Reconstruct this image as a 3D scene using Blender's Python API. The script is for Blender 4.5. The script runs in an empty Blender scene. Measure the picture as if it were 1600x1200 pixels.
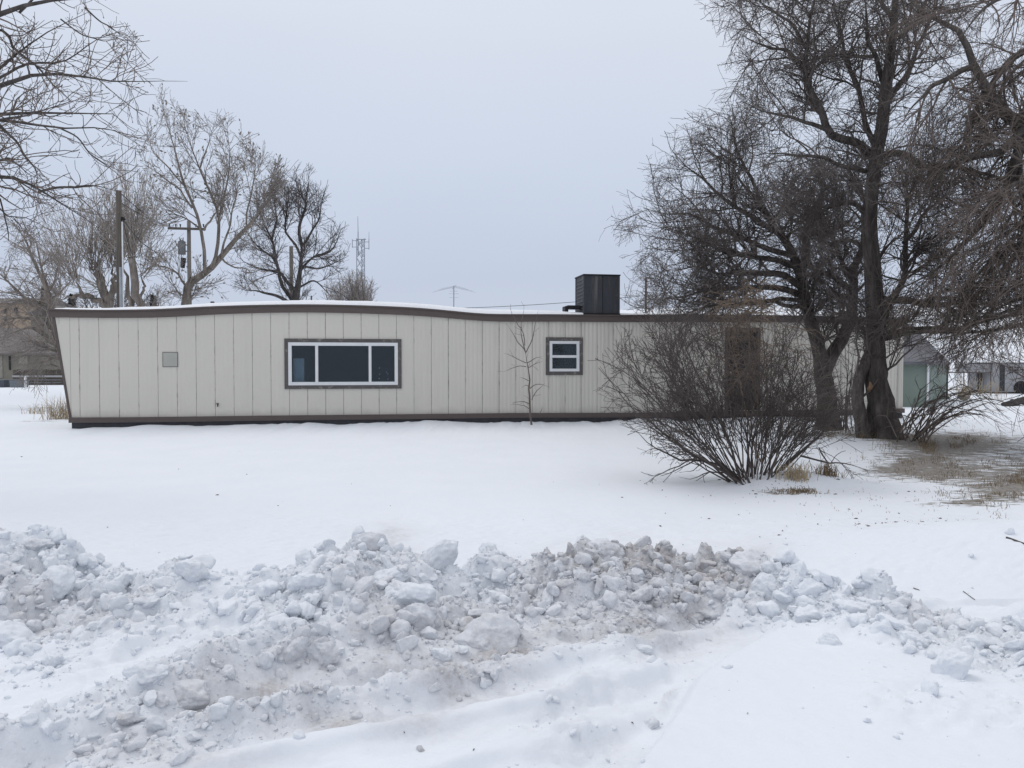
import bpy, math
import numpy as np
from mathutils import Vector

rng = np.random.default_rng(11)
SC = bpy.context.scene
COL = SC.collection
F = 1240.0                      # focal length in photo pixels (1600 wide)
EYE = 1.6
PITCH = math.atan(32.0 / F)

# ------------------------------------------------------------------ camera
cd = bpy.data.cameras.new("camera")
cam = bpy.data.objects.new("camera", cd)
COL.objects.link(cam)
cam.location = (0, 0, EYE)
cam.rotation_euler = (math.radians(90) - PITCH, 0, 0)
cd.sensor_width = 36.0
cd.lens = 36.0 * F / 1600.0
cd.clip_start = 0.05
cd.clip_end = 6000
SC.camera = cam

# ------------------------------------------------------------------ world: overcast sky
SUN_EL, SUN_AZ = math.radians(58), math.radians(-35)
world = bpy.data.worlds.new("World")
SC.world = world
world.use_nodes = True
nt = world.node_tree
nt.nodes.clear()
out = nt.nodes.new("ShaderNodeOutputWorld")
bg_sky = nt.nodes.new("ShaderNodeBackground")
sky = nt.nodes.new("ShaderNodeTexSky")
sky.sky_type = 'NISHITA'
sky.sun_disc = False
sky.sun_elevation = SUN_EL
sky.sun_rotation = SUN_AZ
nt.links.new(sky.outputs[0], bg_sky.inputs[0])
bg_sky.inputs[1].default_value = 0.05 * 0.12
bg_cloud = nt.nodes.new("ShaderNodeBackground")
bg_cloud.inputs[1].default_value = 0.98
tc = nt.nodes.new("ShaderNodeTexCoord")
sep = nt.nodes.new("ShaderNodeSeparateXYZ")
nt.links.new(tc.outputs['Generated'], sep.inputs[0])
no = nt.nodes.new("ShaderNodeTexNoise")
no.inputs['Scale'].default_value = 2.2
no.inputs['Detail'].default_value = 3
mp = nt.nodes.new("ShaderNodeMapping")
mp.inputs['Scale'].default_value = (1, 1, 2.6)
nt.links.new(tc.outputs['Generated'], mp.inputs[0])
nt.links.new(mp.outputs[0], no.inputs[0])
ma = nt.nodes.new("ShaderNodeMath"); ma.operation = 'MULTIPLY_ADD'
ma.inputs[1].default_value = 0.12
nt.links.new(no.outputs[0], ma.inputs[0])
nt.links.new(sep.outputs[2], ma.inputs[2])
mb = nt.nodes.new("ShaderNodeMath"); mb.operation = 'SUBTRACT'
mb.inputs[1].default_value = 0.06
nt.links.new(ma.outputs[0], mb.inputs[0])
ramp = nt.nodes.new("ShaderNodeValToRGB")
cr = ramp.color_ramp
cr.elements[0].position = 0.0
cr.elements[0].color = (0.55, 0.61, 0.72, 1)
cr.elements[1].position = 1.0
cr.elements[1].color = (1.0, 1.0, 1.03, 1)
for p, c in ((0.10, (0.53, 0.592, 0.722, 1)), (0.24, (0.60, 0.665, 0.785, 1)), (0.42, (0.71, 0.755, 0.85, 1)), (0.65, (0.90, 0.91, 0.95, 1))):
    e = cr.elements.new(p); e.color = c
nt.links.new(mb.outputs[0], ramp.inputs[0])
nt.links.new(ramp.outputs[0], bg_cloud.inputs[0])
addn = nt.nodes.new("ShaderNodeAddShader")
nt.links.new(bg_sky.outputs[0], addn.inputs[0])
nt.links.new(bg_cloud.outputs[0], addn.inputs[1])
nt.links.new(addn.outputs[0], out.inputs[0])

sl = bpy.data.lights.new("sun", 'SUN')
sl.energy = 0.7
sl.angle = math.radians(35)
sl.color = (1.0, 0.98, 0.95)
sun = bpy.data.objects.new("sun", sl)
COL.objects.link(sun)
# weak sun through cloud, high and beyond the home on the left
sd = Vector((-math.sin(math.radians(50)) * math.cos(SUN_EL), math.cos(math.radians(50)) * math.cos(SUN_EL), math.sin(SUN_EL)))
sun.rotation_euler = sd.to_track_quat('Z', 'Y').to_euler()
sun.location = (0, 0, 30)
sky.sun_rotation = math.atan2(sd.x, sd.y)

SC.view_settings.view_transform = 'Standard'
SC.view_settings.look = 'None'
SC.view_settings.exposure = 0.0
SC.view_settings.gamma = 1.0
SC.view_settings.use_curve_mapping = False
SC.render.engine = 'CYCLES'
SC.cycles.max_bounces = 6
SC.cycles.diffuse_bounces = 4
SC.cycles.transparent_max_bounces = 8
SC.cycles.use_denoising = True

# ------------------------------------------------------------------ helpers
CP, SP = math.cos(PITCH), math.sin(PITCH)

def ray(px, py):
    xc = (np.asarray(px, float) - 800) / F
    yc = (600 - np.asarray(py, float)) / F
    return np.stack([xc, CP + yc * SP, -SP + yc * CP], -1)

def W(px, py, Y):
    """world point on the ray of photo pixel (px,py) at ground distance Y"""
    d = ray(px, py)
    t = np.asarray(Y, float) / d[..., 1]
    p = d * t[..., None]
    p[..., 2] += EYE
    return p

def proj(P):
    x, y, z = P[..., 0], P[..., 1], P[..., 2] - EYE
    dep = y * CP - z * SP
    up = y * SP + z * CP
    dep = np.maximum(dep, 0.05)
    return 800 + F * x / dep, 600 - F * up / dep

def G(px, py, z=0.0):
    """where the ray of a pixel meets the level z"""
    d = ray(px, py)
    t = (z - EYE) / d[..., 2]
    p = d * t[..., None]
    p[..., 2] += EYE
    return p

def tag(o, label=None, cat=None, group=None, kind=None):
    if label: o['label'] = label
    if cat: o['category'] = cat
    if group: o['group'] = group
    if kind: o['kind'] = kind
    return o

def empty(name, loc=(0, 0, 0), rz=0.0, label=None, cat=None, group=None):
    o = bpy.data.objects.new(name, None)
    COL.objects.link(o)
    o.location = loc
    o.rotation_euler = (0, 0, rz)
    o.empty_display_size = 0.2
    return tag(o, label, cat, group)

def mk(name, V, faces, mat, parent=None, smooth=False, attrs=None, local=False, midx=None):
    """V (n,3); faces: list of int arrays (k,3) or (k,4) -> ONE mesh object"""
    V = np.asarray(V, float).reshape(-1, 3).copy()
    if parent is not None and not local:
        V -= np.array(parent.location)
    me = bpy.data.meshes.new(name)
    fl = [np.asarray(f, np.int32) for f in faces if len(f)]
    nl = sum(f.size for f in fl)
    nf = sum(len(f) for f in fl)
    me.vertices.add(len(V)); me.loops.add(nl); me.polygons.add(nf)
    me.vertices.foreach_set("co", V.astype(np.float32).ravel())
    me.loops.foreach_set("vertex_index", np.concatenate([f.ravel() for f in fl]))
    tot = np.concatenate([np.full(len(f), f.shape[1], np.int32) for f in fl])
    st = np.concatenate([[0], np.cumsum(tot)[:-1]]).astype(np.int32)
    me.polygons.foreach_set("loop_start", st)
    try:
        me.polygons.foreach_set("loop_total", tot)
    except Exception:
        pass
    me.update(calc_edges=True)
    me.validate()
    mats = mat if isinstance(mat, (list, tuple)) else [mat]
    for m in mats: me.materials.append(m)
    if midx is not None and len(me.polygons) == len(midx):
        me.polygons.foreach_set("material_index", np.asarray(midx, np.int32))
    me.polygons.foreach_set("use_smooth", np.full(len(me.polygons), bool(smooth)))
    if attrs:
        for k, a in attrs.items():
            at = me.attributes.new(k, 'FLOAT', 'POINT')
            at.data.foreach_set("value", np.asarray(a, np.float32))
    o = bpy.data.objects.new(name, me)
    COL.objects.link(o)
    if parent is not None: o.parent = parent
    return o

class MB:
    """collects simple solids for ONE mesh"""
    def __init__(s): s.v = []; s.f3 = []; s.f4 = []; s.n = 0
    def add(s, V, F4=(), F3=()):
        V = np.asarray(V, float).reshape(-1, 3)
        s.v.append(V)
        if len(F4): s.f4.append(np.asarray(F4, np.int32) + s.n)
        if len(F3): s.f3.append(np.asarray(F3, np.int32) + s.n)
        s.n += len(V)
    def hexa(s, c):
        """8 corners: bottom 4 (ccw), top 4"""
        s.add(c, [[3, 2, 1, 0], [4, 5, 6, 7], [0, 1, 5, 4], [1, 2, 6, 5], [2, 3, 7, 6], [3, 0, 4, 7]])
    def box(s, x0, x1, y0, y1, z0, z1):
        s.hexa([[x0, y0, z0], [x1, y0, z0], [x1, y1, z0], [x0, y1, z0], [x0, y0, z1], [x1, y0, z1], [x1, y1, z1], [x0, y1, z1]])
    def bar(s, a, b, r, r2=None, n=8):
        """round bar"""
        a = np.asarray(a, float); b = np.asarray(b, float)
        r2 = r if r2 is None else r2
        t = b - a; t /= np.linalg.norm(t)
        u = np.cross(t, [0.3, 0.1, 1.0] if abs(t[2]) < 0.9 else [1, 0, 0]); u /= np.linalg.norm(u)
        w = np.cross(t, u)
        an = np.arange(n) * 2 * math.pi / n
        ring = np.cos(an)[:, None] * u + np.sin(an)[:, None] * w
        V = np.concatenate([a + ring * r, b + ring * r2, [a], [b]])
        q = [[i, (i + 1) % n, n + (i + 1) % n, n + i] for i in range(n)]
        t3 = [[2 * n, (i + 1) % n, i] for i in range(n)] + [[2 * n + 1, n + i, n + (i + 1) % n] for i in range(n)]
        s.add(V, q, t3)
    def path(s, P, r, n=6):
        V, Q = tubes(np.asarray(P, float)[None], np.broadcast_to(np.asarray(r, float), (1, len(P))), n)
        s.add(V, Q)
    def build(s, name, mat, parent=None, smooth=False, local=False, bevel=0.0, attrs=None):
        o = mk(name, np.concatenate(s.v), [np.concatenate(x) for x in (s.f4, s.f3) if x], mat, parent, smooth, attrs, local)
        if bevel:
            m = o.modifiers.new("bevel", 'BEVEL'); m.width = bevel; m.segments = 2; m.limit_method = 'ANGLE'
        return o

# ------------------------------------------------------------------ noise
def _hash(ix, iy, iz, seed):
    h = (ix.astype(np.int64) * 374761393 + iy.astype(np.int64) * 668265263 + iz.astype(np.int64) * 2147483647 + seed * 974634777) & 0xffffffff
    h = ((h ^ (h >> 13)) * 1274126177) & 0xffffffff
    h = (h ^ (h >> 16)) & 0xffffffff
    return h.astype(np.float64) / 4294967295.0

def vnoise(x, y, z=None, seed=0):
    x = np.asarray(x, float); y = np.asarray(y, float)
    z = np.zeros_like(x) if z is None else np.asarray(z, float)
    ix, iy, iz = np.floor(x), np.floor(y), np.floor(z)
    fx, fy, fz = x - ix, y - iy, z - iz
    fx = fx * fx * fx * (fx * (fx * 6 - 15) + 10)
    fy = fy * fy * fy * (fy * (fy * 6 - 15) + 10)
    fz = fz * fz * fz * (fz * (fz * 6 - 15) + 10)
    r = 0
    for dz in (0, 1):
        if dz == 1 and not np.any(fz): break
        for dx in (0, 1):
            for dy in (0, 1):
                w = (fx if dx else 1 - fx) * (fy if dy else 1 - fy) * (fz if dz else 1 - fz)
                r = r + w * _hash(ix + dx, iy + dy, iz + dz, seed)
    return r * 2 - 1

def fbm(x, y, z=None, oct=4, seed=0, gain=0.5):
    a, s, t = 1.0, 0.0, 0.0
    for o in range(oct):
        s = s + a * vnoise(x * 2 ** o + 17.3 * o, y * 2 ** o + 5.1 * o, None if z is None else z * 2 ** o, seed + o)
        t += a; a *= gain
    return s / t

def worley(x, y, seed=0):
    """distance to nearest and second nearest jittered cell points + id"""
    ix, iy = np.floor(x), np.floor(y)
    d1 = np.full(x.shape, 9.0); d2 = np.full(x.shape, 9.0); cid = np.zeros(x.shape)
    for dx in (-1, 0, 1):
        for dy in (-1, 0, 1):
            cx, cy = ix + dx, iy + dy
            hx = _hash(cx, cy, cx * 0, seed); hy = _hash(cx, cy, cx * 0 + 1, seed); hi = _hash(cx, cy, cx * 0 + 2, seed)
            d = np.hypot(cx + hx - x, cy + hy - y)
            m = d < d1
            d2 = np.where(m, d1, np.minimum(d2, d)); cid = np.where(m, hi, cid); d1 = np.where(m, d, d1)
    return d1, d2, cid

def sstep(a, b, x):
    t = np.clip((np.asarray(x, float) - a) / (b - a), 0, 1)
    return t * t * (3 - 2 * t)

def polydist(px, py, pts):
    """distance from points to a polyline"""
    best = np.full(np.shape(px), 1e9)
    for (x0, y0), (x1, y1) in zip(pts[:-1], pts[1:]):
        dx, dy = x1 - x0, y1 - y0
        t = np.clip(((px - x0) * dx + (py - y0) * dy) / (dx * dx + dy * dy), 0, 1)
        best = np.minimum(best, np.hypot(px - x0 - t * dx, py - y0 - t * dy))
    return best

# ------------------------------------------------------------------ materials
class NT:
    def __init__(s, name):
        s.m = bpy.data.materials.new(name); s.m.use_nodes = True
        s.t = s.m.node_tree; s.b = s.t.nodes['Principled BSDF']
        s.out = s.t.nodes['Material Output']
    def n(s, typ, **kw):
        nd = s.t.nodes.new(typ)
        for k, v in kw.items():
            if k in nd.inputs: nd.inputs[k].default_value = v
            else: setattr(nd, k, v)
        return nd
    def l(s, a, b): s.t.links.new(a, b)
    def noise(s, scale, detail=4, rough=0.55, stretch=None, coord='Object'):
        c = s.n("ShaderNodeTexCoord")
        src = c.outputs[coord]
        if stretch:
            mpn = s.n("ShaderNodeMapping"); mpn.inputs['Scale'].default_value = stretch
            s.l(src, mpn.inputs[0]); src = mpn.outputs[0]
        t = s.n("ShaderNodeTexNoise"); t.inputs['Scale'].default_value = scale
        t.inputs['Detail'].default_value = detail; t.inputs['Roughness'].default_value = rough
        s.l(src, t.inputs['Vector'])
        return t.outputs['Fac']
    def rampf(s, fac, stops):
        r = s.n("ShaderNodeValToRGB")
        e = r.color_ramp.elements
        e[0].position, e[1].position = stops[0][0], stops[-1][0]
        f = lambda c: (c, c, c, 1) if not isinstance(c, tuple) else tuple(c) + (1,)
        e[0].color, e[1].color = f(stops[0][1]), f(stops[-1][1])
        for p, c in stops[1:-1]:
            k = e.new(p); k.color = f(c)
        s.l(fac, r.inputs[0])
        return r.outputs[0]
    def mix(s, fac, a, b, mode='MIX'):
        m = s.n("ShaderNodeMix", data_type='RGBA', blend_type=mode)
        for sock, v in ((m.inputs[0], fac), (m.inputs[6], a), (m.inputs[7], b)):
            if isinstance(v, (int, float)): sock.default_value = v
            elif isinstance(v, tuple): sock.default_value = tuple(v) + (1,)
            else: s.l(v, sock)
        return m.outputs[2]
    def math(s, op, a, b=0.0):
        m = s.n("ShaderNodeMath", operation=op)
        for sock, v in ((m.inputs[0], a), (m.inputs[1], b)):
            if isinstance(v, (int, float)): sock.default_value = v
            else: s.l(v, sock)
        return m.outputs[0]
    def bump(s, h, dist, strength=1.0, prev=None):
        b = s.n("ShaderNodeBump"); b.inputs['Distance'].default_value = dist; b.inputs['Strength'].default_value = strength
        s.l(h, b.inputs['Height'])
        if prev is not None: s.l(prev, b.inputs['Normal'])
        return b.outputs[0]
    def col(s, c):
        if isinstance(c, tuple): s.b.inputs['Base Color'].default_value = tuple(c) + (1,)
        else: s.l(c, s.b.inputs['Base Color'])
    def done(s, rough=0.8, metal=0.0, spec=0.3, normal=None):
        s.b.inputs['Roughness'].default_value = rough
        s.b.inputs['Metallic'].default_value = metal
        s.b.inputs['Specular IOR Level'].default_value = spec
        if normal is not None: s.l(normal, s.b.inputs['Normal'])
        return s.m
    def attr(s, name):
        a = s.n("ShaderNodeAttribute"); a.attribute_name = name
        return a.outputs['Fac']

def simple(name, c, rough=0.7, metal=0.0, var=0.15, scale=6.0, stretch=None, bump=0.0, spec=0.3):
    k = NT(name)
    nz = k.noise(scale, 5, 0.6, stretch)
    lo = tuple(x * (1 - var) for x in c); hi = tuple(min(1, x * (1 + var)) for x in c)
    k.col(k.rampf(nz, [(0.3, lo), (0.7, hi)]))
    nrm = k.bump(k.noise(scale * 4, 4, 0.6, stretch), bump) if bump else None
    return k.done(rough, metal, spec, nrm)

M = {}
# snow: clean snow, dirty ploughed snow by the 'dirt' attribute, dead grass and soil showing by 'bare'
k = NT("snow")
dirt = k.attr('dirt')
grit = k.rampf(k.noise(34, 6, 0.7), [(0.42, 0.0), (0.66, 1.0)])
big = k.rampf(k.noise(5, 4, 0.6), [(0.35, 0.45), (0.62, 1.0)])
df = k.math('MULTIPLY', dirt, k.math('MULTIPLY_ADD' if False else 'MULTIPLY', big, 1.0))
df2 = k.math('MULTIPLY', df, k.math('ADD', k.math('MULTIPLY', grit, 0.45), 0.62))
base = k.mix(k.noise(1.3, 3), (0.725, 0.762, 0.812), (0.775, 0.805, 0.848))
c1 = k.mix(df2, base, (0.37, 0.342, 0.335))
speck = k.rampf(k.noise(95, 2, 0.5), [(0.70, 0.0), (0.76, 1.0)])
c2 = k.mix(k.math('MULTIPLY', speck, k.math('MULTIPLY', df, 0.75)), c1, (0.16, 0.14, 0.13))
bare = k.attr('bare')
bn = k.noise(3.0, 8, 0.78, (1, 1.0, 1))
bn2 = k.noise(9.0, 7, 0.75, (0.35, 1.3, 1))
bm = k.math('SUBTRACT', k.math('ADD', bare, k.math('ADD', k.math('MULTIPLY', bn, 0.9), k.math('MULTIPLY', bn2, 1.5))), 1.70)
bmask = k.rampf(bm, [(0.0, 0.0), (0.12, 0.9)])
soil = k.mix(k.noise(9, 5, 0.7), (0.13, 0.112, 0.093), (0.29, 0.26, 0.22))
soil2 = k.mix(k.rampf(k.noise(14, 5, 0.7), [(0.5, 0.0), (0.62, 1.0)]), soil, (0.085, 0.07, 0.05))
c3 = k.mix(bmask, c2, soil2)
k.col(c3)
rough_a = k.math('ADD', k.attr('crumb'), k.math('MULTIPLY', dirt, 0.4))
h = k.bump(k.math('MULTIPLY', k.noise(55, 6, 0.72), k.math('ADD', k.math('MULTIPLY', rough_a, 0.5), 0.25)), 0.006)
h = k.bump(k.math('MULTIPLY', k.noise(20, 5, 0.6), rough_a), 0.009, prev=h)
h = k.bump(k.noise(7, 4, 0.5), 0.008, prev=h)
M['snow'] = k.done(0.75, 0, 0.15, h)
k.b.inputs['Subsurface Weight'].default_value = 0.0

k = NT("roof_snow"); k.col((0.79, 0.81, 0.845)); M['roof_snow'] = k.done(0.8, 0, 0.1, k.bump(k.noise(7, 5, 0.6), 0.02))

def _seam0():
    d_ = lambda px, py: ray(px, py)
    def X_(px, py):
        q_ = ray(px, py); t_ = 19.1 / (q_[1] - q_[0] * math.tan(math.radians(9.7))); return q_[0] * t_
    return float((X_(155, 560) - X_(112, 655)) / math.cos(math.radians(9.7)))
SEAM0 = _seam0()
# siding: cream painted board, faint ribs on the sheets further right, rain streaks
k = NT("siding")
geo = k.n("ShaderNodeTexCoord"); sp = k.n("ShaderNodeSeparateXYZ"); k.l(geo.outputs['Object'], sp.inputs[0])
X, Z = sp.outputs[0], sp.outputs[2]
col = k.mix(k.noise(0.7, 4, 0.6), (0.60, 0.570, 0.512), (0.66, 0.626, 0.562))
streak = k.rampf(k.noise(1.0, 6, 0.65, (5.0, 1, 0.22)), [(0.52, 0.0), (0.75, 1.0)])
rightm = k.rampf(k.math('DIVIDE', X, 20.0), [(0.35, 0.12), (0.58, 1.0)])
col = k.mix(k.math('MULTIPLY', k.math('MULTIPLY', streak, rightm), 0.55), col, (0.27, 0.26, 0.24))
hi_m = k.rampf(Z, [(1.0, 0.0), (2.4, 1.0)])
s2 = k.rampf(k.noise(1.0, 5, 0.6, (17.0, 1, 0.35)), [(0.5, 0.0), (0.72, 1.0)])
col = k.mix(k.math('MULTIPLY', k.math('MULTIPLY', s2, rightm), k.math('MULTIPLY', hi_m, 0.42)), col, (0.25, 0.24, 0.22))
chip = k.rampf(k.noise(6.0, 6, 0.75, (2.5, 1, 1)), [(0.70, 0.0), (0.715, 1.0)])
col = k.mix(chip, col, (0.20, 0.18, 0.16))
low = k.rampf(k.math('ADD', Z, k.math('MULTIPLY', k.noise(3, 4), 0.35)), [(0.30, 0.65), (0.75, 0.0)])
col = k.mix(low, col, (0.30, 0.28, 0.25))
sdist = k.math('ABSOLUTE', k.math('SUBTRACT', k.math('FRACT', k.math('ADD', k.math('DIVIDE', k.math('SUBTRACT', X, SEAM0), 0.4064), 0.5)), 0.5))
seam = k.rampf(sdist, [(0.018, 1.0), (0.055, 0.0)])
sn_ = k.rampf(k.noise(2.2, 7, 0.75, (3.0, 1, 1.1)), [(0.50, 0.0), (0.66, 1.0)])
col = k.mix(k.math('MULTIPLY', k.math('MULTIPLY', seam, sn_), 0.6), col, (0.14, 0.125, 0.11))
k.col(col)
wv = k.math('SINE', k.math('MULTIPLY', X, 2 * math.pi / 0.1016))
ribs = k.bump(k.math('MULTIPLY', wv, rightm), 0.006, 0.8)
M['siding'] = k.done(0.55, 0, 0.25, k.bump(k.noise(3.0, 4, 0.5, (1, 1, 0.4)), 0.006, 1.0, ribs))

M['groove'] = simple("groove_shadow_board", (0.17, 0.16, 0.145), 0.9)
k = NT("brown_trim")
c = k.mix(k.noise(3, 6, 0.7, (0.5, 1, 3)), (0.082, 0.065, 0.060), (0.135, 0.110, 0.102))
sc = k.rampf(k.noise(4, 6, 0.75, (0.6, 1, 4)), [(0.68, 0.0), (0.74, 1.0)])
k.col(k.mix(sc, c, (0.16, 0.14, 0.13))); M['trim'] = k.done(0.6, 0, 0.3, k.bump(k.noise(12, 5, 0.6, (0.4, 1, 3)), 0.004))
M['dark_trim'] = simple("skirting_metal", (0.045, 0.045, 0.052), 0.55, 0.0, 0.3, 4)
k = NT("peeling_casing")
c = k.mix(k.noise(6, 5, 0.6), (0.085, 0.080, 0.080), (0.14, 0.132, 0.128))
pe = k.rampf(k.noise(9, 7, 0.8), [(0.55, 0.0), (0.63, 1.0)])
k.col(k.mix(k.math('MULTIPLY', pe, 0.7), c, (0.34, 0.31, 0.27))); M['casing'] = k.done(0.8, 0, 0.2, k.bump(k.noise(30, 5, 0.7), 0.004))
M['white_frame'] = simple("white_vinyl", (0.72, 0.73, 0.74), 0.4, 0, 0.05, 5)
M['hatch'] = simple("hatch_door", (0.40, 0.40, 0.36), 0.6, 0, 0.08, 3)
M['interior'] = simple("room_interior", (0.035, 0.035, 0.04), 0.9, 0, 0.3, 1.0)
M['fridge'] = simple("white_appliance", (0.80, 0.78, 0.74), 0.5, 0, 0.1, 3)
k = NT("window_glass")
k.t.nodes.remove(k.b)
tr = k.n("ShaderNodeBsdfTransparent"); tr.inputs[0].default_value = (0.62, 0.70, 0.76, 1)
gl = k.n("ShaderNodeBsdfGlossy"); gl.inputs['Roughness'].default_value = 0.03; gl.inputs[0].default_value = (0.8, 0.88, 0.95, 1)
lw = k.n("ShaderNodeFresnel"); lw.inputs[0].default_value = 1.45
mx = k.n("ShaderNodeMixShader"); k.l(lw.outputs[0], mx.inputs[0]); k.l(tr.outputs[0], mx.inputs[1]); k.l(gl.outputs[0], mx.inputs[2])
k.l(mx.outputs[0], k.out.inputs[0]); M['glass'] = k.m

k = NT("weathered_cooler_metal")
c = k.mix(k.noise(2.4, 5, 0.65, (3, 3, 0.7)), (0.036, 0.040, 0.050), (0.095, 0.098, 0.106))
st = k.rampf(k.noise(1.6, 5, 0.6, (3.2, 3.2, 0.25)), [(0.55, 0.0), (0.75, 1.0)])
c = k.mix(k.math('MULTIPLY', st, 0.7), c, (0.24, 0.23, 0.21))
rs = k.rampf(k.noise(3.5, 6, 0.7, (2, 2, 0.6)), [(0.62, 0.0), (0.75, 1.0)])
k.col(k.mix(k.math('MULTIPLY', rs, 0.5), c, (0.13, 0.075, 0.05))); M['cooler'] = k.done(0.6, 0.3, 0.3)
M['black_metal'] = simple("black_metal", (0.02, 0.02, 0.024), 0.5, 0.3)

def bark(name, c, scale=9, bump=0.02):
    q = NT(name)
    nz = q.noise(scale, 6, 0.7, (1, 1, 0.22))
    q.col(q.rampf(nz, [(0.32, tuple(x * 0.5 for x in c)), (0.52, c), (0.75, tuple(min(1, x * 1.9) for x in c))]))
    return q.done(0.9, 0, 0.15, q.bump(nz, bump))
M['bark_dark'] = bark("dark_bark", (0.105, 0.092, 0.084), 10, 0.04)
M['bark_grey'] = bark("grey_bark", (0.20, 0.175, 0.155), 6, 0.03)  # grey bark of the far trees, lightened to imitate distance haze
M['bark_black'] = bark("blackish_bark", (0.075, 0.068, 0.067), 8, 0.03)
M['bark_left'] = bark("greyish_limb_bark", (0.085, 0.075, 0.070), 10, 0.01)
M['twig_dark'] = simple("dark_twigs", (0.130, 0.112, 0.104), 0.85, 0, 0.35, 1.1)
M['twig_brown'] = simple("brown_twigs", (0.150, 0.122, 0.108), 0.85, 0, 0.35, 1.4)
M['twig_tan'] = simple("tan_twigs", (0.17, 0.128, 0.095), 0.85, 0, 0.35, 1.4)
M['twig_grey'] = simple("grey_twigs", (0.25, 0.22, 0.20), 0.85, 0, 0.3, 0.6)  # far twigs: distance haze put into the colour as extra paleness
M['twig_pale'] = simple('pale_shoots', (0.30, 0.265, 0.235), 0.85, 0, 0.3, 0.6)  # shoots paled further, haze painted into the base colour
M['twig_black'] = simple("blackish_twigs", (0.115, 0.102, 0.100), 0.85, 0, 0.3, 0.6)
M['twig_shrub'] = simple("shrub_stems", (0.088, 0.073, 0.067), 0.8, 0, 0.4, 3.0)
M['straw'] = simple("dead_grass", (0.42, 0.34, 0.23), 0.9, 0, 0.45, 5)
M['straw_dark'] = simple("dead_grass_dark", (0.22, 0.165, 0.105), 0.9, 0, 0.45, 5)
M['litter'] = simple("leaf_litter", (0.13, 0.095, 0.07), 0.9, 0, 0.5, 8)
M['pole'] = simple("utility_pole_wood", (0.105, 0.092, 0.082), 0.9, 0, 0.3, 3, (4, 4, 0.3))
M['pole_pale'] = simple("pale_pole_wood", (0.17, 0.155, 0.14), 0.9, 0, 0.3, 3, (4, 4, 0.3))
M['galv'] = simple("galvanised_metal", (0.30, 0.33, 0.37), 0.5, 0.4, 0.1)
M['conduit'] = simple("pale_conduit", (0.66, 0.68, 0.70), 0.5, 0.0, 0.06)
M['wire'] = simple("wire_black", (0.03, 0.03, 0.033), 0.6, 0, 0.1)
M['xfmr'] = simple("transformer_grey", (0.16, 0.17, 0.18), 0.5, 0.2, 0.1)

# ------------------------------------------------------------------ terrain
BACK = G(np.array([800.0]), np.array([660.0]), 0.18)[0][1]
HY, HA = 19.1, math.radians(9.7)       # home front wall: y = HY + x tan(HA)

def ground_h(x, y):
    x = np.asarray(x, float); y = np.asarray(y, float)
    yard = 0.12 * sstep(5.2, 7.5, y) * (1 - 0.5 * sstep(30, 60, y))
    h = yard + 0.05 * fbm(x * 0.16, y * 0.16, oct=3, seed=3) * sstep(6, 10, y)
    h = h + (0.010 * fbm(x * 0.9, y * 0.5, oct=4, seed=23) + 0.004 * fbm(x * 3.0, y * 1.6, oct=3, seed=24)) * sstep(6.5, 7.5, y) * (1 - sstep(22, 40, y))
    # soft drift against the home
    dwall = (HY + x * math.tan(HA)) - y
    hx = sstep(-11.5, -9.0, x) * (1 - sstep(9.5, 12.0, x))
    h = h + hx * np.exp(-(np.clip(dwall, 0, 9) / 2.2) ** 2) * (0.085 + 0.10 * fbm(x * 0.9, y * 0.1, oct=5, seed=8, gain=0.65)) * (dwall > -1.5)
    # hump at the foot of the shrub and low drifts
    h = h + 0.10 * np.exp(-(((x - 3.35) / 0.55) ** 2 + ((y - 10.0) / 0.45) ** 2))
    h = h + 0.13 * np.exp(-(((x - 3.6) / 0.75) ** 2 + ((y - 9.55) / 0.35) ** 2))
    h = h + 0.10 * np.exp(-(((x - 5.2) / 2.2) ** 2 + ((y - 14.5) / 1.8) ** 2))
    # smooth drift behind the rubble on the right
    h = h + 0.27 * np.exp(-(((x - 4.1) / 1.4) ** 2 + ((y - 6.3) / 0.75) ** 2))
    h = h + 0.06 * sstep(7.0, 8.0, y) * (1 - sstep(8.2, 9.6, y)) * sstep(1.5, 5, x)
    return h

def hills_h(x, y):
    d = np.hypot(x, y)
    px = 800 + F * x / np.maximum(y, 1)
    top = np.interp(px, [-400, 0, 450, 620, 900, 1000, 1300, 1600, 2200], [490, 492, 492, 492, 488, 488, 488, 492, 486])
    H = EYE + (568 - top) / F * 900.0
    H = H + 1.2 * fbm(x / 90.0, y / 200.0, oct=3, seed=21)
    return H * sstep(330, 900, d) * (1 - 0.0 * d) * (y > 0) + 25 * sstep(330, 900, d) * (y <= 0)

# -- ploughed bank description (crest line and foot line in world metres)
crest_px = [(-260, 845, 5.6), (-100, 835, 5.6), (0, 842, 5.6), (60, 842, 5.6), (108, 868, 5.6), (160, 908, 5.6), (210, 920, 5.5), (255, 910, 5.3),
            (300, 880, 5.1), (360, 892, 5.1), (420, 890, 5.1), (480, 872, 5.3), (520, 858, 5.3), (560, 838, 5.3), (620, 845, 5.3),
            (680, 856, 5.3), (710, 882, 5.4), (760, 886, 5.5), (820, 890, 5.5), (880, 874, 5.5), (905, 862, 5.5), (950, 853, 5.5),
            (1000, 860, 5.5), (1060, 872, 5.5), (1130, 882, 5.4), (1165, 882, 5.3), (1210, 892, 5.2), (1240, 905, 5.0), (1330, 910, 4.9),
            (1400, 932, 4.8), (1480, 960, 4.65), (1540, 978, 4.55), (1600, 986, 4.45), (1760, 1000, 4.3), (1900, 1010, 4.2)]
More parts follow.
